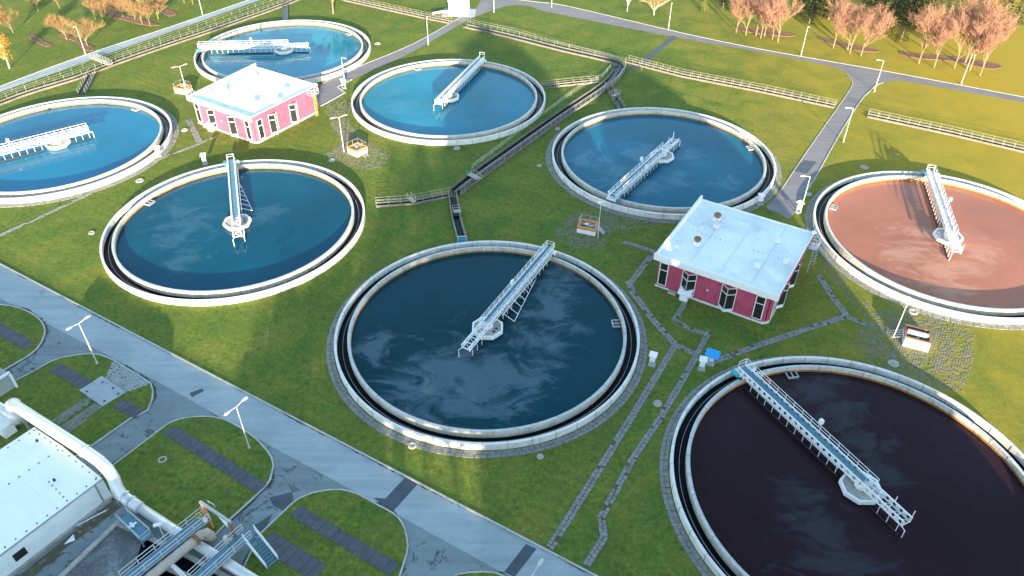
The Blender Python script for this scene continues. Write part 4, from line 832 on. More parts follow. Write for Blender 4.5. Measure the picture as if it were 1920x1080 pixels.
def cabinet(label, p, rz, roofm, w=0.65, legs=0.55):
    t = thing('control_cabinet', label, 'cabinet', p, math.radians(rz), 'outdoor control cabinets')
    MB().box((0, 0, 0.05), (1.0, 0.8, 0.1)).build('base_slab', M['pad'], t)
    l = MB()
    for x in (-w / 2 + 0.05, w / 2 - 0.05): l.tube((x, 0, 0.1), (x, 0, 1.9), 0.035, 5); l.tube((x, 0.3, 0.1), (x, 0, 1.3), 0.03, 5)
    l.build('legs', M['galv'], t); MB().box((0, -0.05, 0.95 + legs / 2), (w, 0.35, 1.0)).build('cabinet_box', M['white'], t)
    r = (w + 0.35) if roofm == 'white' else 1.9
    MB().add([(-r / 2, -r * 0.4, 1.85), (r / 2, -r * 0.4, 1.85), (r / 2, r * 0.4, 2.1), (-r / 2, r * 0.4, 2.1), (-r / 2, -r * 0.4, 1.91), (r / 2, -r * 0.4, 1.91), (r / 2, r * 0.4, 2.16), (-r / 2, r * 0.4, 2.16)], [(3, 2, 1, 0), (4, 5, 6, 7), (0, 1, 5, 4), (1, 2, 6, 5), (2, 3, 7, 6), (3, 0, 4, 7)]).build('cabinet_roof', M[roofm], t)
cabinet('white control cabinet on legs alone beside the centre tank', (19.43, 76.18), -20, 'white', 0.75)
cabinet('white control cabinet at the path fork next to the blue roofed one', (26.14, 75.29), -20, 'white', 0.75)
cabinet('control cabinet under a bright blue sheet roof at the path fork', (27.60, 76.35), -25, 'skyblue')
cabinet('white cabinet at the foot of the lamp above the crimson building', (51.20, 115.56), 30, 'white', 0.9)
cabinet('white cabinet at the foot of the lamp near the pink building', (-39.54, 168.39), 30, 'white', 0.9)
cabinet('small white cabinet behind the left of centre tank', (-60.37, 132.12), 10, 'white', 0.7)
cabinet('small white cabinet behind the tank, above the crimson building roof', (44.98, 118.19), 10, 'white', 0.8)
cabinet('small white cabinet at the rim of the left edge tank', (-70.46, 135.04), 10, 'white', 0.8)
def manhole(label, p, r=0.75, m='concrete'):
    r *= 0.82
    t = thing('manhole', label, 'manhole', p, 0, 'manholes in the lawn'); MB().lathe([(r * 0.62, 0.02), (r * 0.62, 0.16), (r, 0.16), (r * 1.08, 0.0)], 16).build('collar', M[m], t); MB().lathe([(0.01, 0.1), (r * 0.63, 0.1)], 16).build('cover', M['concrete'], t)
for lab, p, r in (('round manhole at the edge of the paving, right of the dark tank', (53.12, 76.64), 0.85), ('round manhole on the grass between the two long stone paths', (19.17, 68.88), 0.7), ('round manhole on the lawn below the front road', (-42.21, 59.19), 0.65),
    ('round manhole below the top centre tank', (-11.33, 139.03), 0.8), ('manhole on the cobbles left of the small pit', (-35.83, 133.66), 0.75), ('manhole left of the tank behind the crimson building', (9.47, 147.85), 0.7),
    ('manhole beside the diagonal channel', (5.22, 131.94), 0.6), ('manhole beside the left edge tank below the pink building', (-70.66, 125.42), 0.85), ('manhole beside the short walk of the pink building', (-69.36, 146.47), 0.8),
    ('manhole on the grass above the crimson building roof', (54.95, 121.63), 0.7), ('manhole in the yellow grass above the brown tank', (69.08, 131.97), 0.9), ('pale manhole beside the front road below the centre tank', (-12.23, 61.61), 0.6),
    ('small manhole on the grass below the centre tank', (3.55, 59.97), 0.5), ('manhole in the sunny grass near the top', (-35.69, 196.63), 0.9), ('manhole beside the white faced pit', (60.48, 87.87), 0.8), ('manhole near the left of centre tank', (-72.06, 107.81), 0.6)): manhole(lab, p, r)

# ================================================================== WHITE SHED AND PIPEWORK, LOWER LEFT
c0 = Vector((-46.11, 53.85)); dl = Vector((math.cos(math.radians(-123.6)), math.sin(math.radians(-123.6)))); dw = Vector((math.cos(math.radians(146.6)), math.sin(math.radians(146.6))))
t = thing('white_shed', 'long white shed with low pitched roof at the lower left corner', 'building', (c0.x, c0.y, 0), math.radians(146.6))
# local +x across the gable (towards upper left), local +y along the shed (towards lower left)
SW, SL, SE, SR = 13.6, 42.0, 3.4, 4.0
MB().strip([(0.1, 0.1), (SW - 0.1, 0.1), (SW - 0.1, SL), (0.1, SL)], 0.2, 0.0, SE - 0.02, True).build('wall', M['shedwall'], t)
MB().box((SW / 2, SL / 2, 0.15), (SW + 0.5, SL + 0.5, 0.3)).build('plinth', M['concrete'], t)
gb = MB()
for y in (0.0, 0.2): gb.add([(0.1, y, SE - 0.02), (SW - 0.1, y, SE - 0.02), (SW / 2 + 0.3, y, SR - 0.05)], [(0, 1, 2)])
gb.build('gable', M['shedwall'], t)
xr = SW * 0.55; npan = 8
me_r1 = MB().add([(0, 0, SE), (xr, 0, SR), (xr, SL / npan - 0.008, SR), (0, SL / npan - 0.008, SE), (0, 0, SE - 0.1), (xr, 0, SR - 0.1), (xr, SL / npan - 0.008, SR - 0.1), (0, SL / npan - 0.008, SE - 0.1)], [(0, 1, 2, 3), (7, 6, 5, 4), (0, 4, 5, 1), (1, 5, 6, 2), (2, 6, 7, 3), (3, 7, 4, 0)]).mesh('roof_panel'); me_r1.materials.append(M['shedroof'])
me_r2 = MB().add([(xr, 0, SR), (SW + 0.1, 0, SE), (SW + 0.1, SL / npan - 0.008, SE), (xr, SL / npan - 0.008, SR), (xr, 0, SR - 0.1), (SW + 0.1, 0, SE - 0.1), (SW + 0.1, SL / npan - 0.008, SE - 0.1), (xr, SL / npan - 0.008, SR - 0.1)], [(0, 1, 2, 3), (7, 6, 5, 4), (0, 4, 5, 1), (1, 5, 6, 2), (2, 6, 7, 3), (3, 7, 4, 0)]).mesh('roof_panel'); me_r2.materials.append(M['shedroof'])
for i in range(npan): link('roof_panel', me_r1, t, (0, i * SL / npan, 0)); link('roof_panel', me_r2, t, (0, i * SL / npan, 0))
me_b = MB().lathe([(0.01, 0.09), (0.07, 0.08), (0.09, 0.0)], 6).mesh('roof_bolt'); me_b.materials.append(M['bolt'])
zroof = lambda x: SE + (SR - SE) * (x / xr if x < xr else (SW + 0.1 - x) / (SW + 0.1 - xr))
bpts = [(0.45, 0.5 + i * 1.15) for i in range(24)] + [(xr - 0.12, 0.6 + i * 1.15) for i in range(18)] + [(0.6 + i * 1.25, 0.35) for i in range(11)] + [(SW - 0.5, 0.9 + i * 1.3) for i in range(10)]
bpts += [(1.2 + i * 0.75, 3.9 - i * 0.05) for i in range(5)]
for x, y in bpts: link('roof_bolt', me_b, t, (x, y, zroof(x)))
MB().strip([(0.0, 0.0), (0.0, SL)], 0.1, SE - 0.16, SE + 0.02).build('eave_trim', M['galv'], t)
MB().box((-0.02, 10.2, 1.7), (0.06, 1.3, 1.1)).build('window', M['dark'], t)
MB().box((-0.02, 1.0, 1.7), (0.12, 0.16, 3.3)).build('downpipe', M['galv'], t)
for x, y in ((3.6, 3.3), (10.6, 1.2)):
    MB().box((x, y, zroof(x) + 0.14), (0.4, 0.4, 0.3)).build('roof_vent', M['white'], t); MB().tube((x, y, zroof(x) + 0.2), (x, y, zroof(x) + 0.55), 0.14, 8).build('roof_vent_cap', M['dark'], t)

t = thing('large_pipe', 'large pale clad pipe running along the shed gable and down to the ground', 'pipe')
Pz = [(-66.36, 67.17, 4.4), (-61.20, 64.21, 4.4), (-55.12, 60.56, 4.4), (-49.98, 57.53, 4.3), (-47.00, 55.69, 4.2), (-45.56, 54.57, 4), (-44.79, 53.78, 3.5), (-44.49, 53.23, 2.6), (-44.09, 52.88, 1.7), (-43.38, 52.53, 1.2), (-41.78, 51.68, 1)]
MB().pipe(Pz[1:], 0.68, 16).build('pipe_body', M['pipe'], t, True)
for i in (3, 8, 9):
    a, b = Vector(Pz[i]), Vector(Pz[i + 1]); d = (b - a).normalized() * 0.12; m_ = a.lerp(b, 0.3)
    MB().tube(m_ - d, m_ + d, 0.8, 16).build('flange', M['galv'], t)
MB().pipe([(-42.13, 51.93, 0.95), (-35.43, 47.99, 0.95), (-30.33, 45.12, 0.95), (-23.76, 41.36, 0.95)], 0.55, 14).build('ground_pipe', M['pipe'], t, True)
MB().tube((-61.20, 64.21, 4.4), (-62.27, 65.10, 0.2), 0.85, 14).build('drop_pipe', M['pipe'], t, True)
MB().tube((-60.17, 63.38, 3.6), (-60.55, 63.70, 0.2), 0.16, 8).build('support_leg', M['galv'], t)
MB().tube((-50.48, 58.11, 3.6), (-51.09, 58.25, 0.2), 0.14, 8).build('support_leg', M['galv'], t)
t = thing('duct', 'pale duct ending at the left edge beside the big pipe', 'pipe')
MB().pipe([(-65.91, 65.74, 3.6), (-62.85, 64.25, 3.3), (-61.73, 63.84, 2.6), (-61.39, 63.68, 1.6)], 0.62, 12).build('duct_body', M['pipe'], t, True)
MB().box(((-63.40, 63.50, 1)[0], (-63.40, 63.50, 1)[1], 1.0), (2.6, 1.5, 1.6), math.radians(-30)).build('fan_housing', M['white'], t)
t = thing('inlet_housing', 'grey housing with white frame at the left edge above the pipes', 'housing', (-67.87, 70.38), math.radians(-32))
MB().box((-0.6, 0.4, 1.3), (3.2, 2.6, 2.6)).build('housing_body', M['pad'], t)
MB().bar((1.1, -0.9, 0), (1.1, -0.9, 2.8), 0.3, 0.3).bar((1.1, 1.7, 0), (1.1, 1.7, 2.8), 0.3, 0.3).bar((-2, -0.9, 2.75), (1.25, -0.9, 2.75), 0.3, 0.25).bar((1.1, -1.0, 2.75), (1.1, 1.8, 2.75), 0.3, 0.25).build('frame', M['white'], t)
MB().tube((-1.6, 0.2, 2.6), (0.6, 0.2, 2.9), 0.2, 8).tube((0.3, 0.4, 2.6), (0.3, 0.4, 3.2), 0.25, 8).build('valve', M['rust'], t)

soil = tag(MB().poly([(-45.81, 53.39), (-44.48, 52.53), (-45.34, 51.24), (-48.50, 47.02), (-50.47, 43.13), (-52.25, 43.12)], 0.006).build('soil_strip', M['soil']), 'weedy soil strip between the shed and the aeration basin', kind='structure')
cobbles('rubble and litter along the foot of the shed', [(-46.42, 52.52), (-44.78, 52.38), (-45.67, 50.75), (-48.65, 47.35), (-50.54, 44.16), (-51.73, 43.85), (-49.63, 48.20)], LA, 0.5, 0.35, 0.3, 'stone2')
litter = tag(MB().box(((-47.20, 50.95)[0], (-47.20, 50.95)[1], 0.08), (3.2, 0.1, 0.1), math.radians(40)).build('discarded_pipe', M['white']), 'thin white pipe lying on the soil beside the shed', 'pipe')
t = thing('plastic_sheet', 'small white triangular sheet lying beside the shed', 'sheet', (-48.25, 48.01)); MB().add([(-0.5, -0.4, 0.06), (0.5, 0.1, 0.1), (0.1, 0.7, 0.3), (-0.5, -0.4, 0.02), (0.5, 0.1, 0.05), (0.1, 0.7, 0.25)], [(0, 1, 2), (5, 4, 3), (0, 3, 4, 1), (1, 4, 5, 2), (2, 5, 3, 0)]).build('sheet', M['white'], t)

# aeration basin, walkways, stairs and gantry
t = thing('aeration_basin', 'rectangular concrete basin of churning grey water at the bottom', 'basin')
q = [(-43.83, 50.07), (-35.56, 46.45), (-26.91, 42.18), (-29.90, 36.05), (-49.13, 39.19)]; MB().strip(q, 0.5, 0.0, 0.6, True).build('basin_wall', M['concrete'], t)
mw, nt, bb = mat('churning_water'); p_ = pos(nt); n_ = noise(nt, p_, 1.8, 8, 0.75, 1.2); n2_ = noise(nt, p_, 0.25, 4, 0.6, 0.5)
nt.links.new(ramp(nt, mth(nt, 'MULTIPLY', mth(nt, 'ADD', n_, n2_), 0.5), [(0.38, (0.045, 0.055, 0.055)), (0.52, (0.11, 0.125, 0.125)), (0.62, (0.24, 0.26, 0.26))]), bb.inputs['Base Color']); bb.inputs['Roughness'].default_value = 0.35; bump(nt, bb, n_, 0.9, 0.12)
MB().poly(q, 0.35).build('basin_water', mw, t)
MB().poly([(-40.28, 48.26), (-35.16, 46.13), (-30.11, 43.66), (-31.31, 40.41), (-39.74, 43.92)], 0.356).build('dark_bay', M['launder'], t)
for a, b in (((-36.19, 48.28), (-29.97, 45.09)), ((-37.35, 45.04), (-29.49, 41.58))): MB().strip([a, b], 0.45, 0.3, 1.1).build('dividing_wall', M['concrete'], t)

def walkway(label, a, b, w, z, rails=(1, 1)):
    a, b = Vector(a[:2]), Vector(b[:2]); d = b - a; L = d.length; t = thing('steel_walkway', label, 'walkway', (a.x, a.y, 0), math.atan2(d.y, d.x))
    n = max(2, round(L / 1.5)); me = MB().box((0, 0, 0), (L / n - 0.05, w - 0.1, 0.06)).mesh('deck_panel'); me.materials.append(M['teal'])
    for i in range(n): link('deck_panel', me, t, ((i + 0.5) * L / n, 0, z))
    for s in (-1, 1): MB().box((L / 2, s * w / 2, z - 0.05), (L, 0.08, 0.28)).build('stringer', M['galv'], t)
    for s, r in zip((-1, 1), rails):
        if r: MB().rail([(0, s * w / 2, z), (L, s * w / 2, z)], 1.1, 2, 2.0, 0.05).build('handrail', M['lampp'], t)
    x = 1.5
    while x < L: MB().bar((x, 0, 0.3), (x, 0, z - 0.05), 0.18, 0.18).build('support_post', M['galv'], t); x += 6
    return t
walkway('steel walkway with rails left of the rusty pipe at the bottom', (-33.41, 49.91, 2), (-39.24, 42.13, 2), 1.3, 2.0)
w2 = walkway('steel walkway with rails leading to the stairs at the bottom', (-28.36, 47.79, 2), (-32.19, 42.17, 2), 1.4, 2.0)
t = thing('steel_stairs', 'blue green steel stairs descending to the lawn at the bottom', 'stairs')
sa_, sb_ = Vector((-28.08, 47.60, 2)), Vector((-25.35, 45.30, 0.1)); ds = Vector((sb_.x - sa_.x, sb_.y - sa_.y, 0)); Ls = ds.length; ds.normalize(); nl = Vector((-ds.y, ds.x, 0)); ns = 11
me_st = MB().box((0, 0, 0), (0.30, 1.35, 0.05)).mesh('step'); me_st.materials.append(M['teal'])
for i in range(ns):
    c_ = sa_ + ds * ((i + 0.5) * Ls / ns); link('step', me_st, t, (c_.x, c_.y, 2.0 - (i + 0.5) * 1.9 / ns), math.atan2(ds.y, ds.x))
for s in (-1, 1):
    a_ = sa_ + nl * (s * 0.72); b2 = sb_ + nl * (s * 0.72); MB().bar(a_, b2, 0.06, 0.3).build('stringer', M['white'], t); MB().rail([tuple(a_), tuple(b2)], 1.0, 2, 1.3, 0.04).build('handrail', M['white'], t)
t = thing('rusty_pipe', 'sunlit pale brown pipe with an elbow between the two walkways', 'pipe')
MB().pipe([(-32.53, 47.91, 0.6), (-32.59, 47.97, 1.4), (-32.87, 47.96, 1.9), (-33.26, 47.57, 2.1), (-33.89, 46.52, 2.1), (-35.54, 44.31, 2.1), (-37.96, 41.03, 2.1)], 0.5, 14).build('pipe_body', simple('weathered_pipe', (0.46, 0.40, 0.34), 0.6, 0, 0.3, 1.0, ((0.28, 0.14, 0.07), 0.6)), t, True)
MB().tube((-33.59, 47.17, 2.1), (-33.81, 46.78, 2.1), 0.62, 14).build('flange', M['rust'], t)
MB().pipe([(-35.60, 44.32, 1.9), (-34.04, 43.29, 1.6), (-32.63, 42.04, 1.2)], 0.25, 10).build('branch_pipe', M['pipe'], t)
t = thing('lifting_gantry', 'rust streaked white lifting gantry over the walkways', 'gantry')
ga, gb_ = Vector((-33.61, 50.05, 4.4)), Vector((-29.51, 47.47, 4.4)); MB().bar(ga, gb_, 0.26, 0.34).build('beam', M['galv'], t)
for f, m_, ft in ((0.04, 'orange', (-33.14, 49.64, 2)), (0.97, 'rust', (-29.57, 47.39, 2))):
    tp = ga.lerp(gb_, f) - Vector((0, 0, 0.2)); MB().bar(tp, Vector(ft), 0.28, 0.28).bar(Vector(ft), (ft[0], ft[1], 0.2), 0.26, 0.26).build('leg', M[m_], t)
mid_ = ga.lerp(gb_, 0.72); MB().add([tuple(mid_ + Vector((-0.9, 0.5, -0.15))), tuple(mid_ + Vector((0.5, -0.3, -0.15))), tuple(mid_ + Vector((0.25, -0.15, -1.8))), tuple(mid_ + Vector((-0.9, 0.6, -0.15))), tuple(mid_ + Vector((0.5, -0.2, -0.15))), tuple(mid_ + Vector((0.25, -0.05, -1.8)))], [(0, 1, 2), (5, 4, 3), (0, 3, 4, 1), (1, 4, 5, 2), (2, 5, 3, 0)]).build('gusset_plate', M['white'], t)
MB().rail([tuple(ga.lerp(gb_, 0.2) + Vector((0.2, 0.3, 0.1))), tuple(ga.lerp(gb_, 0.42) + Vector((0.2, 0.3, 0.1)))], 0.45, 1, 1.5, 0.04).build('top_rail', M['galv'], t)
t = thing('sluice_valve', 'yellow valve handwheel on the walkway beside the gantry', 'valve', (-33.93, 49.36, 2))
ring = [(0.35 * math.cos(a), 0.1 * math.sin(a), 0.9 + 0.35 * math.sin(a)) for a in [2 * math.pi * i / 12 for i in range(13)]]; wm = MB()
for a, b in zip(ring, ring[1:]): wm.tube(a, b, 0.045, 5)
wm.tube((0, 0, 0), (0, 0, 0.9), 0.07, 6).build('handwheel', M['yellow'], t); MB().lathe([(0.01, 0.5), (0.2, 0.5), (0.28, 0.3), (0.2, 0.0)], 10, (0.6, -0.1, 0)).build('gearbox', M['white'], t)
t = thing('sluice_valve', 'cream valve actuator at the foot of the gantry beside the stairs walkway', 'valve', (-30.14, 46.61, 2)); MB().tube((0, 0, 0), (0, 0, 0.9), 0.16, 8).tube((-0.3, 0, 0.5), (0.5, 0.2, 0.5), 0.14, 8).lathe([(0.01, 1.2), (0.25, 1.15), (0.25, 0.95), (0.01, 0.9)], 10).build('actuator', M['rim'], t)
t = thing('railed_platform', 'small blue green platform with rails over the basin corner', 'platform')
pq = [(-43.52, 50.07), (-42.82, 50.97), (-39.06, 48.27), (-39.76, 47.21)]; MB().prism(pq, 0.9, 1.0).build('deck', M['teal'], t)
MB().rail([(p[0], p[1]) for p in pq[1:]], 1.1, 2, 1.4, 0.035, 1.0).build('handrail', M['galv'], t); MB().rail([(pq[0][0], pq[0][1]), (pq[3][0], pq[3][1])], 1.1, 2, 1.4, 0.035, 1.0).build('handrail', M['galv'], t)
pc = Vector(pq[0]).lerp(Vector(pq[2]), 0.42)
MB().box((pc.x, pc.y, 1.15), (1.0, 0.28, 0.12), 0.8).box((pc.x, pc.y, 1.2), (0.8, 0.26, 0.12), -0.7).build('mixer_cross', M['white'], t)
for p in pq: MB().bar((p[0], p[1], 0.1), (p[0], p[1], 0.95), 0.14, 0.14).build('leg', M['galv'], t)
pole_light('small floodlight on a short pole at the left walkway', (-37.41, 47.61), 3.6, 0.05)

# ================================================================== TREES
def bare_tree_mesh(seed, h=9.0, spread=4.0, twigs=2600, upright=0.6):
    """tapered trunk with limbs, and a crown of thousands of thin twigs"""
    r = random.Random(seed); tr = MB(); cr = MB(); tips = []
    def grow(p, d, L, rad, lev):
        q = p + d * L; tr.tube(p, q, rad, 6 if lev < 2 else 4, rad * 0.68, cap=False); tips.append((q, d, lev))
        if lev >= 5 or len(tips) > 900: return
        for _ in range(r.choice((2, 3, 3)) if lev else r.choice((4, 5))):
            nd = (d + Vector((r.uniform(-1, 1), r.uniform(-1, 1), r.uniform(-0.2, 0.65))) * (0.95 - 0.3 * upright)).normalized()
            grow(p.lerp(q, r.uniform(0.5, 1.0)), nd, L * r.uniform(0.70, 0.96), rad * 0.58, lev + 1)
    grow(Vector((0, 0, -0.1)), Vector((r.uniform(-0.06, 0.06), r.uniform(-0.06, 0.06), 1)).normalized(), h * 0.24, h * 0.014, 0)
    ends = [x for x in tips if x[2] >= 2] + [x for x in tips if x[2] == 1]
    zc = h * 0.62
    for i in range(twigs):
        p, d, lev = r.choice(ends); nd = (d * 0.7 + Vector((r.gauss(0, 0.55), r.gauss(0, 0.55), r.uniform(-0.1, 0.9)))).normalized(); L = r.uniform(0.35, 1.25) * h / 9
        s = p - d * r.uniform(0, 0.6) + Vector((r.gauss(0, 0.12), r.gauss(0, 0.12), r.gauss(0, 0.12))); e = s + nd * L; w = r.uniform(0.012, 0.026) * h / 9
        a = nd.orthogonal().normalized() * w; a.rotate(Matrix.Rotation(r.uniform(0, 6.28), 3, nd))
        cr.add([s - a, s + a, e], [(0, 1, 2)])
        if i % 2 == 0: e2 = s.lerp(e, 0.5) + Vector((r.gauss(0, 0.3), r.gauss(0, 0.3), r.uniform(0, 0.4))) * h / 9; cr.add([s.lerp(e, 0.4) - a * 0.7, s.lerp(e, 0.4) + a * 0.7, e2], [(0, 1, 2)])
    return tr.mesh('trunk'), cr.mesh('crown')
def leafy_tree_mesh(seed, h=8.0):
    r = random.Random(seed); tr = MB(); cr = MB(); tr.tube((0, 0, -0.1), (0.2, 0.1, h * 0.45), h * 0.02, 8, h * 0.012)
    cl = []
    for i in range(26):
        t_ = r.uniform(0, 6.28); z = r.uniform(0.35, 0.98) * h; rad = h * 0.27 * math.sin(min(1, (1.05 - z / h) * 1.9) * 1.57) * r.uniform(0.2, 1.0); c = Vector((rad * math.cos(t_), rad * math.sin(t_), z)); cl.append(c); tr.tube((0.1, 0.05, max(0.3 * h, z - 0.3 * h)), c, 0.07, 4, 0.02)
    for i in range(3200):
        c = r.choice(cl); p = c + Vector((r.gauss(0, 0.55), r.gauss(0, 0.55), r.gauss(0, 0.5))); n_ = Vector((r.gauss(0, 1), r.gauss(0, 1), r.gauss(0, 1))).normalized(); a = n_.orthogonal().normalized() * r.uniform(0.06, 0.14); b = n_.cross(a)
        cr.add([p - a, p + b, p + a, p - b * 0.8], [(0, 1, 2, 3)])
    return tr.mesh('trunk'), cr.mesh('crown')
def conifer_mesh(seed, h=7.0, wid=1.7):
    r = random.Random(seed); tr = MB().tube((0, 0, -0.1), (0, 0, h * 0.95), 0.13, 6, 0.02); cr = MB(); n = int(h * 16)
    for i in range(n):
        f = (i + 0.5) / n; z = h * (0.06 + 0.94 * f); R_ = wid * (1 - f) ** 0.75 * r.uniform(0.65, 1.12) + 0.08; t_ = i * 2.4 + r.uniform(-0.3, 0.3)
        d = Vector((math.cos(t_), math.sin(t_), 0)); base = Vector((0, 0, z)); tip = base + d * R_ + Vector((0, 0, -R_ * 0.25 + 0.1))
        for j in range(9):
            g = r.uniform(0.2, 1.0); p = base.lerp(tip, g) + Vector((r.gauss(0, 0.1), r.gauss(0, 0.1), r.gauss(0, 0.08))); s = r.uniform(0.14, 0.3) * (1.1 - 0.4 * f)
            u = (d + Vector((r.gauss(0, 0.5), r.gauss(0, 0.5), r.uniform(-0.3, 0.5)))).normalized() * s; v_ = u.orthogonal().normalized() * s * 0.45; v_.rotate(Matrix.Rotation(r.uniform(0, 6.28), 3, u.normalized()))
            cr.add([p - u * 0.4 - v_, p - u * 0.4 + v_, p + u], [(0, 1, 2)])
    return tr.mesh('trunk'), cr.mesh('crown')
def plant(name, label, cat, p, s, rz, meshes, mats, group):
    t = thing(name, label, cat, p, math.radians(rz), group); t.scale = s if isinstance(s, tuple) else (s, s, s)
    a = link('trunk', meshes[0], t); b = link('crown', meshes[1], t)
    for o, m in ((a, mats[0]), (b, mats[1])):
        if not o.data.materials: o.data.materials.append(None)
        o.material_slots[0].link = 'OBJECT'; o.material_slots[0].material = M[m]
bt = [bare_tree_mesh(11 + i, 9.0, twigs=3000) for i in range(4)]; lt = leafy_tree_mesh(3); cm = [conifer_mesh(60 + i, 7.0, 1.7 + 0.25 * i) for i in range(3)]
big_tree = bare_tree_mesh(77, 12.0, twigs=3000, upright=0.3)
rt = random.Random(21); ordn = ['leftmost', 'second from left', 'third from left', 'fourth from left', 'fifth from left', 'sixth from left', 'rightmost']
for grp, lst, sc in (('left pink clump beyond the far road', ((60.81, 206.30), (62.96, 204.30), (65.61, 203.93), (66.41, 201.95), (67.83, 203.56), (69.36, 201.20), (70.26, 199.26)), 1.3),
                 ('middle pink clump above the far junction', ((83.69, 195.25), (86.96, 193.80), (86.75, 191.59), (89.00, 189.81)), 1.5),
                 ('right pink clump beyond the far road', ((101.77, 185.05), (104.49, 182.35), (109.40, 182.08), (113.66, 185.55), (112.62, 180.78), (113.55, 177.51), (116.75, 182.51)), 1.6)):
    for i, p in enumerate(lst):
        lab = ordn[i] if i < len(lst) - 1 else 'rightmost'
        plant('bare_tree', f'{lab} bare tree of the {grp}', 'tree', p, (sc * (q_ := rt.uniform(0.85, 1.1)), sc * q_, sc * q_ * rt.uniform(1.05, 1.3)), rt.uniform(0, 360), bt[(i * 3 + len(grp)) % 4], ('trunk', 'twig'), grp)
for i, (p, s) in enumerate((((33.07, 223.33), 1.0), ((40.38, 220.22), 1.05))): plant('birch_tree', ('left' if i == 0 else 'right') + ' of the two white trunked birches at the top edge', 'tree', p, s, 90 * i, bt[i], ('birch', 'twig2'), 'white birches')
lab_l = [('slim bare tree near the left edge above the orange tree', (-134.87, 203.09), 0.9), ('bare tree at the left end of the mulch strip by the road lamp', (-118.07, 198.18), 0.95), ('bare tree right behind the perimeter road lamp', (-110.89, 194.08), 1.0),
    ('left of three slim bare trees behind the mulch bed', (-117.56, 214.28), 0.85), ('middle of three slim bare trees behind the mulch bed', (-114.74, 212.58), 0.9), ('highest of three slim bare trees behind the mulch bed', (-117.52, 220.57), 0.8),
    ('bare tree standing on the left end of the long mulch bed', (-110.34, 215.71), 0.85), ('bare tree on the long mulch bed, second from its left end', (-106.20, 214.01), 0.9), ('bare tree on the long mulch bed, third from its left end', (-102.94, 210.61), 1.0),
    ('bare tree at the right end of the long mulch bed', (-100.10, 208.95), 0.95), ('bare tree standing right of the long mulch bed', (-99.96, 214.55), 0.95), ('small bare tree at the top left, farther right of a pair', (-136.79, 220.73), 0.8), ('small bare tree at the top left, farther left of a pair', (-140.08, 223.94), 0.8),
    ('lone small bare tree at the top edge above the shaded lawn', (-131.99, 223.60), 0.75), ('bare tree at the top edge left of the road lamp', (-97.34, 228.43), 0.9), ('bare tree at the top edge, third mulch bed', (-94.50, 227.51), 0.85)]
for i, (l_, p, s) in enumerate(lab_l): plant('bare_tree', l_, 'tree', p, s, i * 57, bt[(i * 2 + 1) % 4], ('trunk', 'twig2'), 'sandy bare trees at top left')
plant('leafy_tree', 'orange leaved tree at the left edge', 'tree', (-123.33, 179.06), 1.0, 0, lt, ('birch', 'leaf'), None)
plant('broad_tree', 'broad bare tree behind the farthest tank, mirrored in its water', 'tree', (-51.67, 219.74), 1.4, 40, big_tree, ('trunk', 'twig2'), None)
con = [(1355, 16, 0.7, 0), (1503, 28, 1.1, 0), (1517, 43, 0.75, 0), (1533, 25, 1.15, 0), (1553, 37, 1.0, 0), (1570, 17, 1.1, 0), (1650, 28, 0.95, 0), (1665, 55, 1.2, 0), (1682, 36, 1.0, 0), (1697, 17, 1.2, 0), (1702, 53, 1.15, 0), (1717, 30, 1.2, 0), (1737, 42, 1.05, 0), (1689, 77, 0.75, 0), (1777, 35, 1.1, 0), (1815, 23, 1.3, 0), (1847, 17, 1.1, 0), (1875, 35, 1.2, 0), (1903, 47, 1.0, 0), (1630, 12, 1.1, 0), (1752, 14, 1.0, 0)]
PC = [(61.42, 226.11), (83.04, 220.87), (83.17, 214.21), (88.10, 222.32), (89.45, 216.93), (95.09, 226.15), (105.76, 221.21), (103.51, 209.39), (109.28, 217.67), (115.10, 226.46), (109.34, 210.32), (115.75, 220.45), (116.56, 215.13), (103.51, 200.50), (124.01, 218.33), (132.41, 223.91), (138.79, 226.82), (139.04, 218.55), (140.61, 213.32), (105.42, 228.69), (124.40, 228.03)]
CL = ['small dark conifer alone left of the pink clumps', 'dark conifer just right of the left pink clump', 'low dark conifer beside the lamp between pink clumps', 'tall dark conifer second right of the left pink clump', 'dark conifer at the left edge of the middle pink clump', 'dark conifer at the top edge above the middle pink clump',
      'dark conifer at the right shoulder of the middle pink clump', 'dark conifer hugging the right side of the middle pink clump', 'narrow dark conifer in the grove between the middle and right clumps', 'tall dark conifer at the top edge of the grove', 'bushy dark conifer in the centre of the grove', 'dark conifer behind the grove centre', 'dark conifer at the right side of the grove',
      'small dark conifer standing alone in front of the grove', 'dark conifer at the left shoulder of the right pink clump', 'large dark conifer behind the right pink clump', 'dark conifer at the top edge behind the right pink clump', 'dark conifer behind the right end of the right pink clump', 'dark conifer near the right edge beyond the pink clump', 'dark conifer at the top edge above the right of the middle clump', 'dark conifer at the top edge right of the grove']
for i, ((x, y, s, _), p, l_) in enumerate(zip(con, PC, CL)): plant('conifer', l_, 'tree', p, (s * 1.6, s * 1.6, s * 1.35), i * 71, cm[i % 3], ('trunk', 'needle'), 'dark conifers at top right')
YL = [('yellow green young conifer at the left of the pink clumps', (55.37, 223.20), 0.6), ('sunlit yellow green conifer left of the grove', (90.28, 221.89), 0.9), ('sunlit yellow green conifer in the grove, leftmost', (108.80, 220.35), 0.75), ('tall sunlit yellow green conifer in the grove', (117.03, 219.12), 1.0), ('low sunlit yellow green conifer at the front of the grove', (110.70, 208.25), 0.75), ('slim sunlit yellow green conifer right of the grove', (120.73, 220.98), 0.8), ('sunlit yellow green conifer behind the grove centre', (109.79, 215.91), 0.8), ('yellow green conifer behind the right pink clump', (130.01, 219.76), 0.9)]
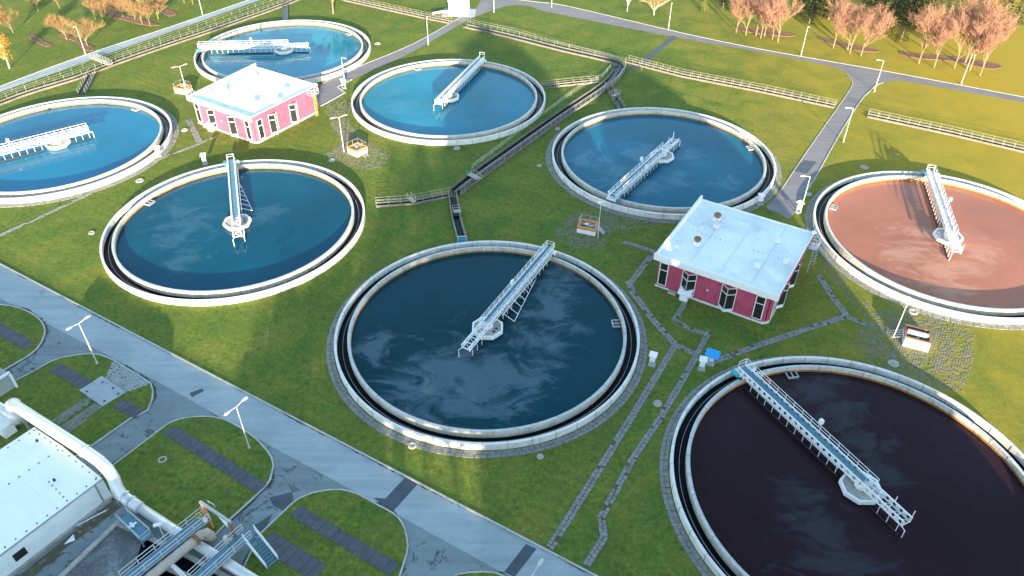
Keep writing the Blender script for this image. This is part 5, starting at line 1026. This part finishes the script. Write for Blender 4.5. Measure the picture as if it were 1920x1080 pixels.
for i, (l_, p, s) in enumerate(YL): plant('conifer', l_, 'tree', p, (s * 1.1, s * 1.1, s * 1.4), i * 37, cm[(i + 1) % 3], ('trunk', 'needle_lit'), 'yellow green conifers')
for lab, pts in (('mulch bed under the left pink clump', [(62.45, 210.90), (64.33, 208.83), (70.01, 208.08), (73.86, 206.08), (76.72, 204.90), (74.63, 203.66), (70.50, 204.40), (65.20, 206.36), (62.17, 208.38)]), ('mulch bed under the middle pink clump', [(82.63, 202.97), (85.17, 200.64), (89.55, 196.84), (94.21, 194.27), (94.21, 192.79), (89.76, 193.47), (85.44, 197.17), (82.44, 200.99)]), ('mulch bed under the right pink clump', [(100.61, 192.88), (105.24, 190.75), (112.70, 189.06), (119.36, 185.98), (121.93, 183.60), (118.68, 181.86), (115.50, 183.52), (110.37, 186.90), (102.96, 188.57), (100.15, 191.05)]),
    ('long mulch bed under the bare trees at top left', [(-117.57, 222.88), (-116.38, 223.37), (-114.47, 220.61), (-110.73, 217.04), (-107.32, 215.32), (-98.81, 210.24), (-99.09, 209.39), (-103.68, 210.60), (-109.96, 214.40), (-113.01, 215.23), (-116.04, 219.22)]), ('mulch strip beside the perimeter road lamp', [(-122.06, 202.47), (-119.23, 201.31), (-114.98, 198.22), (-111.94, 195.19), (-108.72, 192.61), (-108.88, 190.77), (-111.47, 192.57), (-114.88, 197.06), (-119.81, 200.11)]), ('short mulch strip above the orange tree', [(-129.44, 201.16), (-127.74, 201.19), (-123.95, 196.94), (-120.63, 194.70), (-121.20, 193.56), (-124.69, 196.16), (-127.98, 198.82)]), ('mulch bed at the top edge near the hut road', [(-102.04, 223.59), (-96.74, 219.51), (-97.76, 217.24), (-100.88, 220.82)])):
    tag(MB().strip(curve(pts, True, 3), 0.5, 0.0, 0.12, True).poly(curve(pts, True, 3), 0.1).build('mulch_bed', M['mulch']), lab, kind='structure')

# ================================================================== UNSEEN OCCLUDERS BEHIND THE CAMERA (added to throw long shade over the foreground)
def occluder(label, u, v, rad, h):  # added dome out of view, sized for the shadow it casts
    x, y = u * 0.990 - v * 0.139, u * 0.139 + v * 0.990; t = thing('occluder_tower', label, 'tower', (x, y, 0))
    pr = [(rad, 0), (rad, h * 0.62)] + [(rad * math.cos(a), h * 0.62 + h * 0.38 * math.sin(a)) for a in [math.pi / 2 * i / 8 for i in range(1, 8)]] + [(0.02, h)]
    MB().lathe(pr, 40).build('shell', M['concrete'], t, True)
    MB().lathe([(rad * 0.12, h - 0.3), (rad * 0.12, h + 1.2), (0.02, h + 1.3)], 16).build('roof_cap', M['galv'], t)
occluder('large domed digester tower added behind the camera', 21, -12, 16, 34)
occluder('second domed digester tower added behind the camera', 51, -12, 14.5, 30)
t = thing('occluder_hall', 'long flat roofed shade hall added behind the camera', 'building', (-24, -27.5, 0), math.radians(-31)); MB().box((0, -6, 7.9), (110, 12, 15.8)).build('wall', M['shedwall'], t); MB().box((0, -6, 15.9), (110.6, 12.6, 0.25)).build('roof', M['roof'], t)  # added block, height and angle chosen for its shadow edge along the road

for i, (x, y, k) in enumerate(((4.5, -14, 2.6), (-3, -20, 2.3), (-9, -12, 1.9), (-16, -22, 2.0)  )):  # unseen trees added to feather the edge of the dome shadow
    plant('broad_tree', 'tall bare shade tree added behind the camera, ' + ('nearest to', 'second nearest to', 'third nearest to', 'farthest from', 'on the right of')[i] + ' the occluder towers', 'tree', (x, y), k, i * 67, big_tree, ('trunk', 'twig2'), 'shade trees added behind the camera')
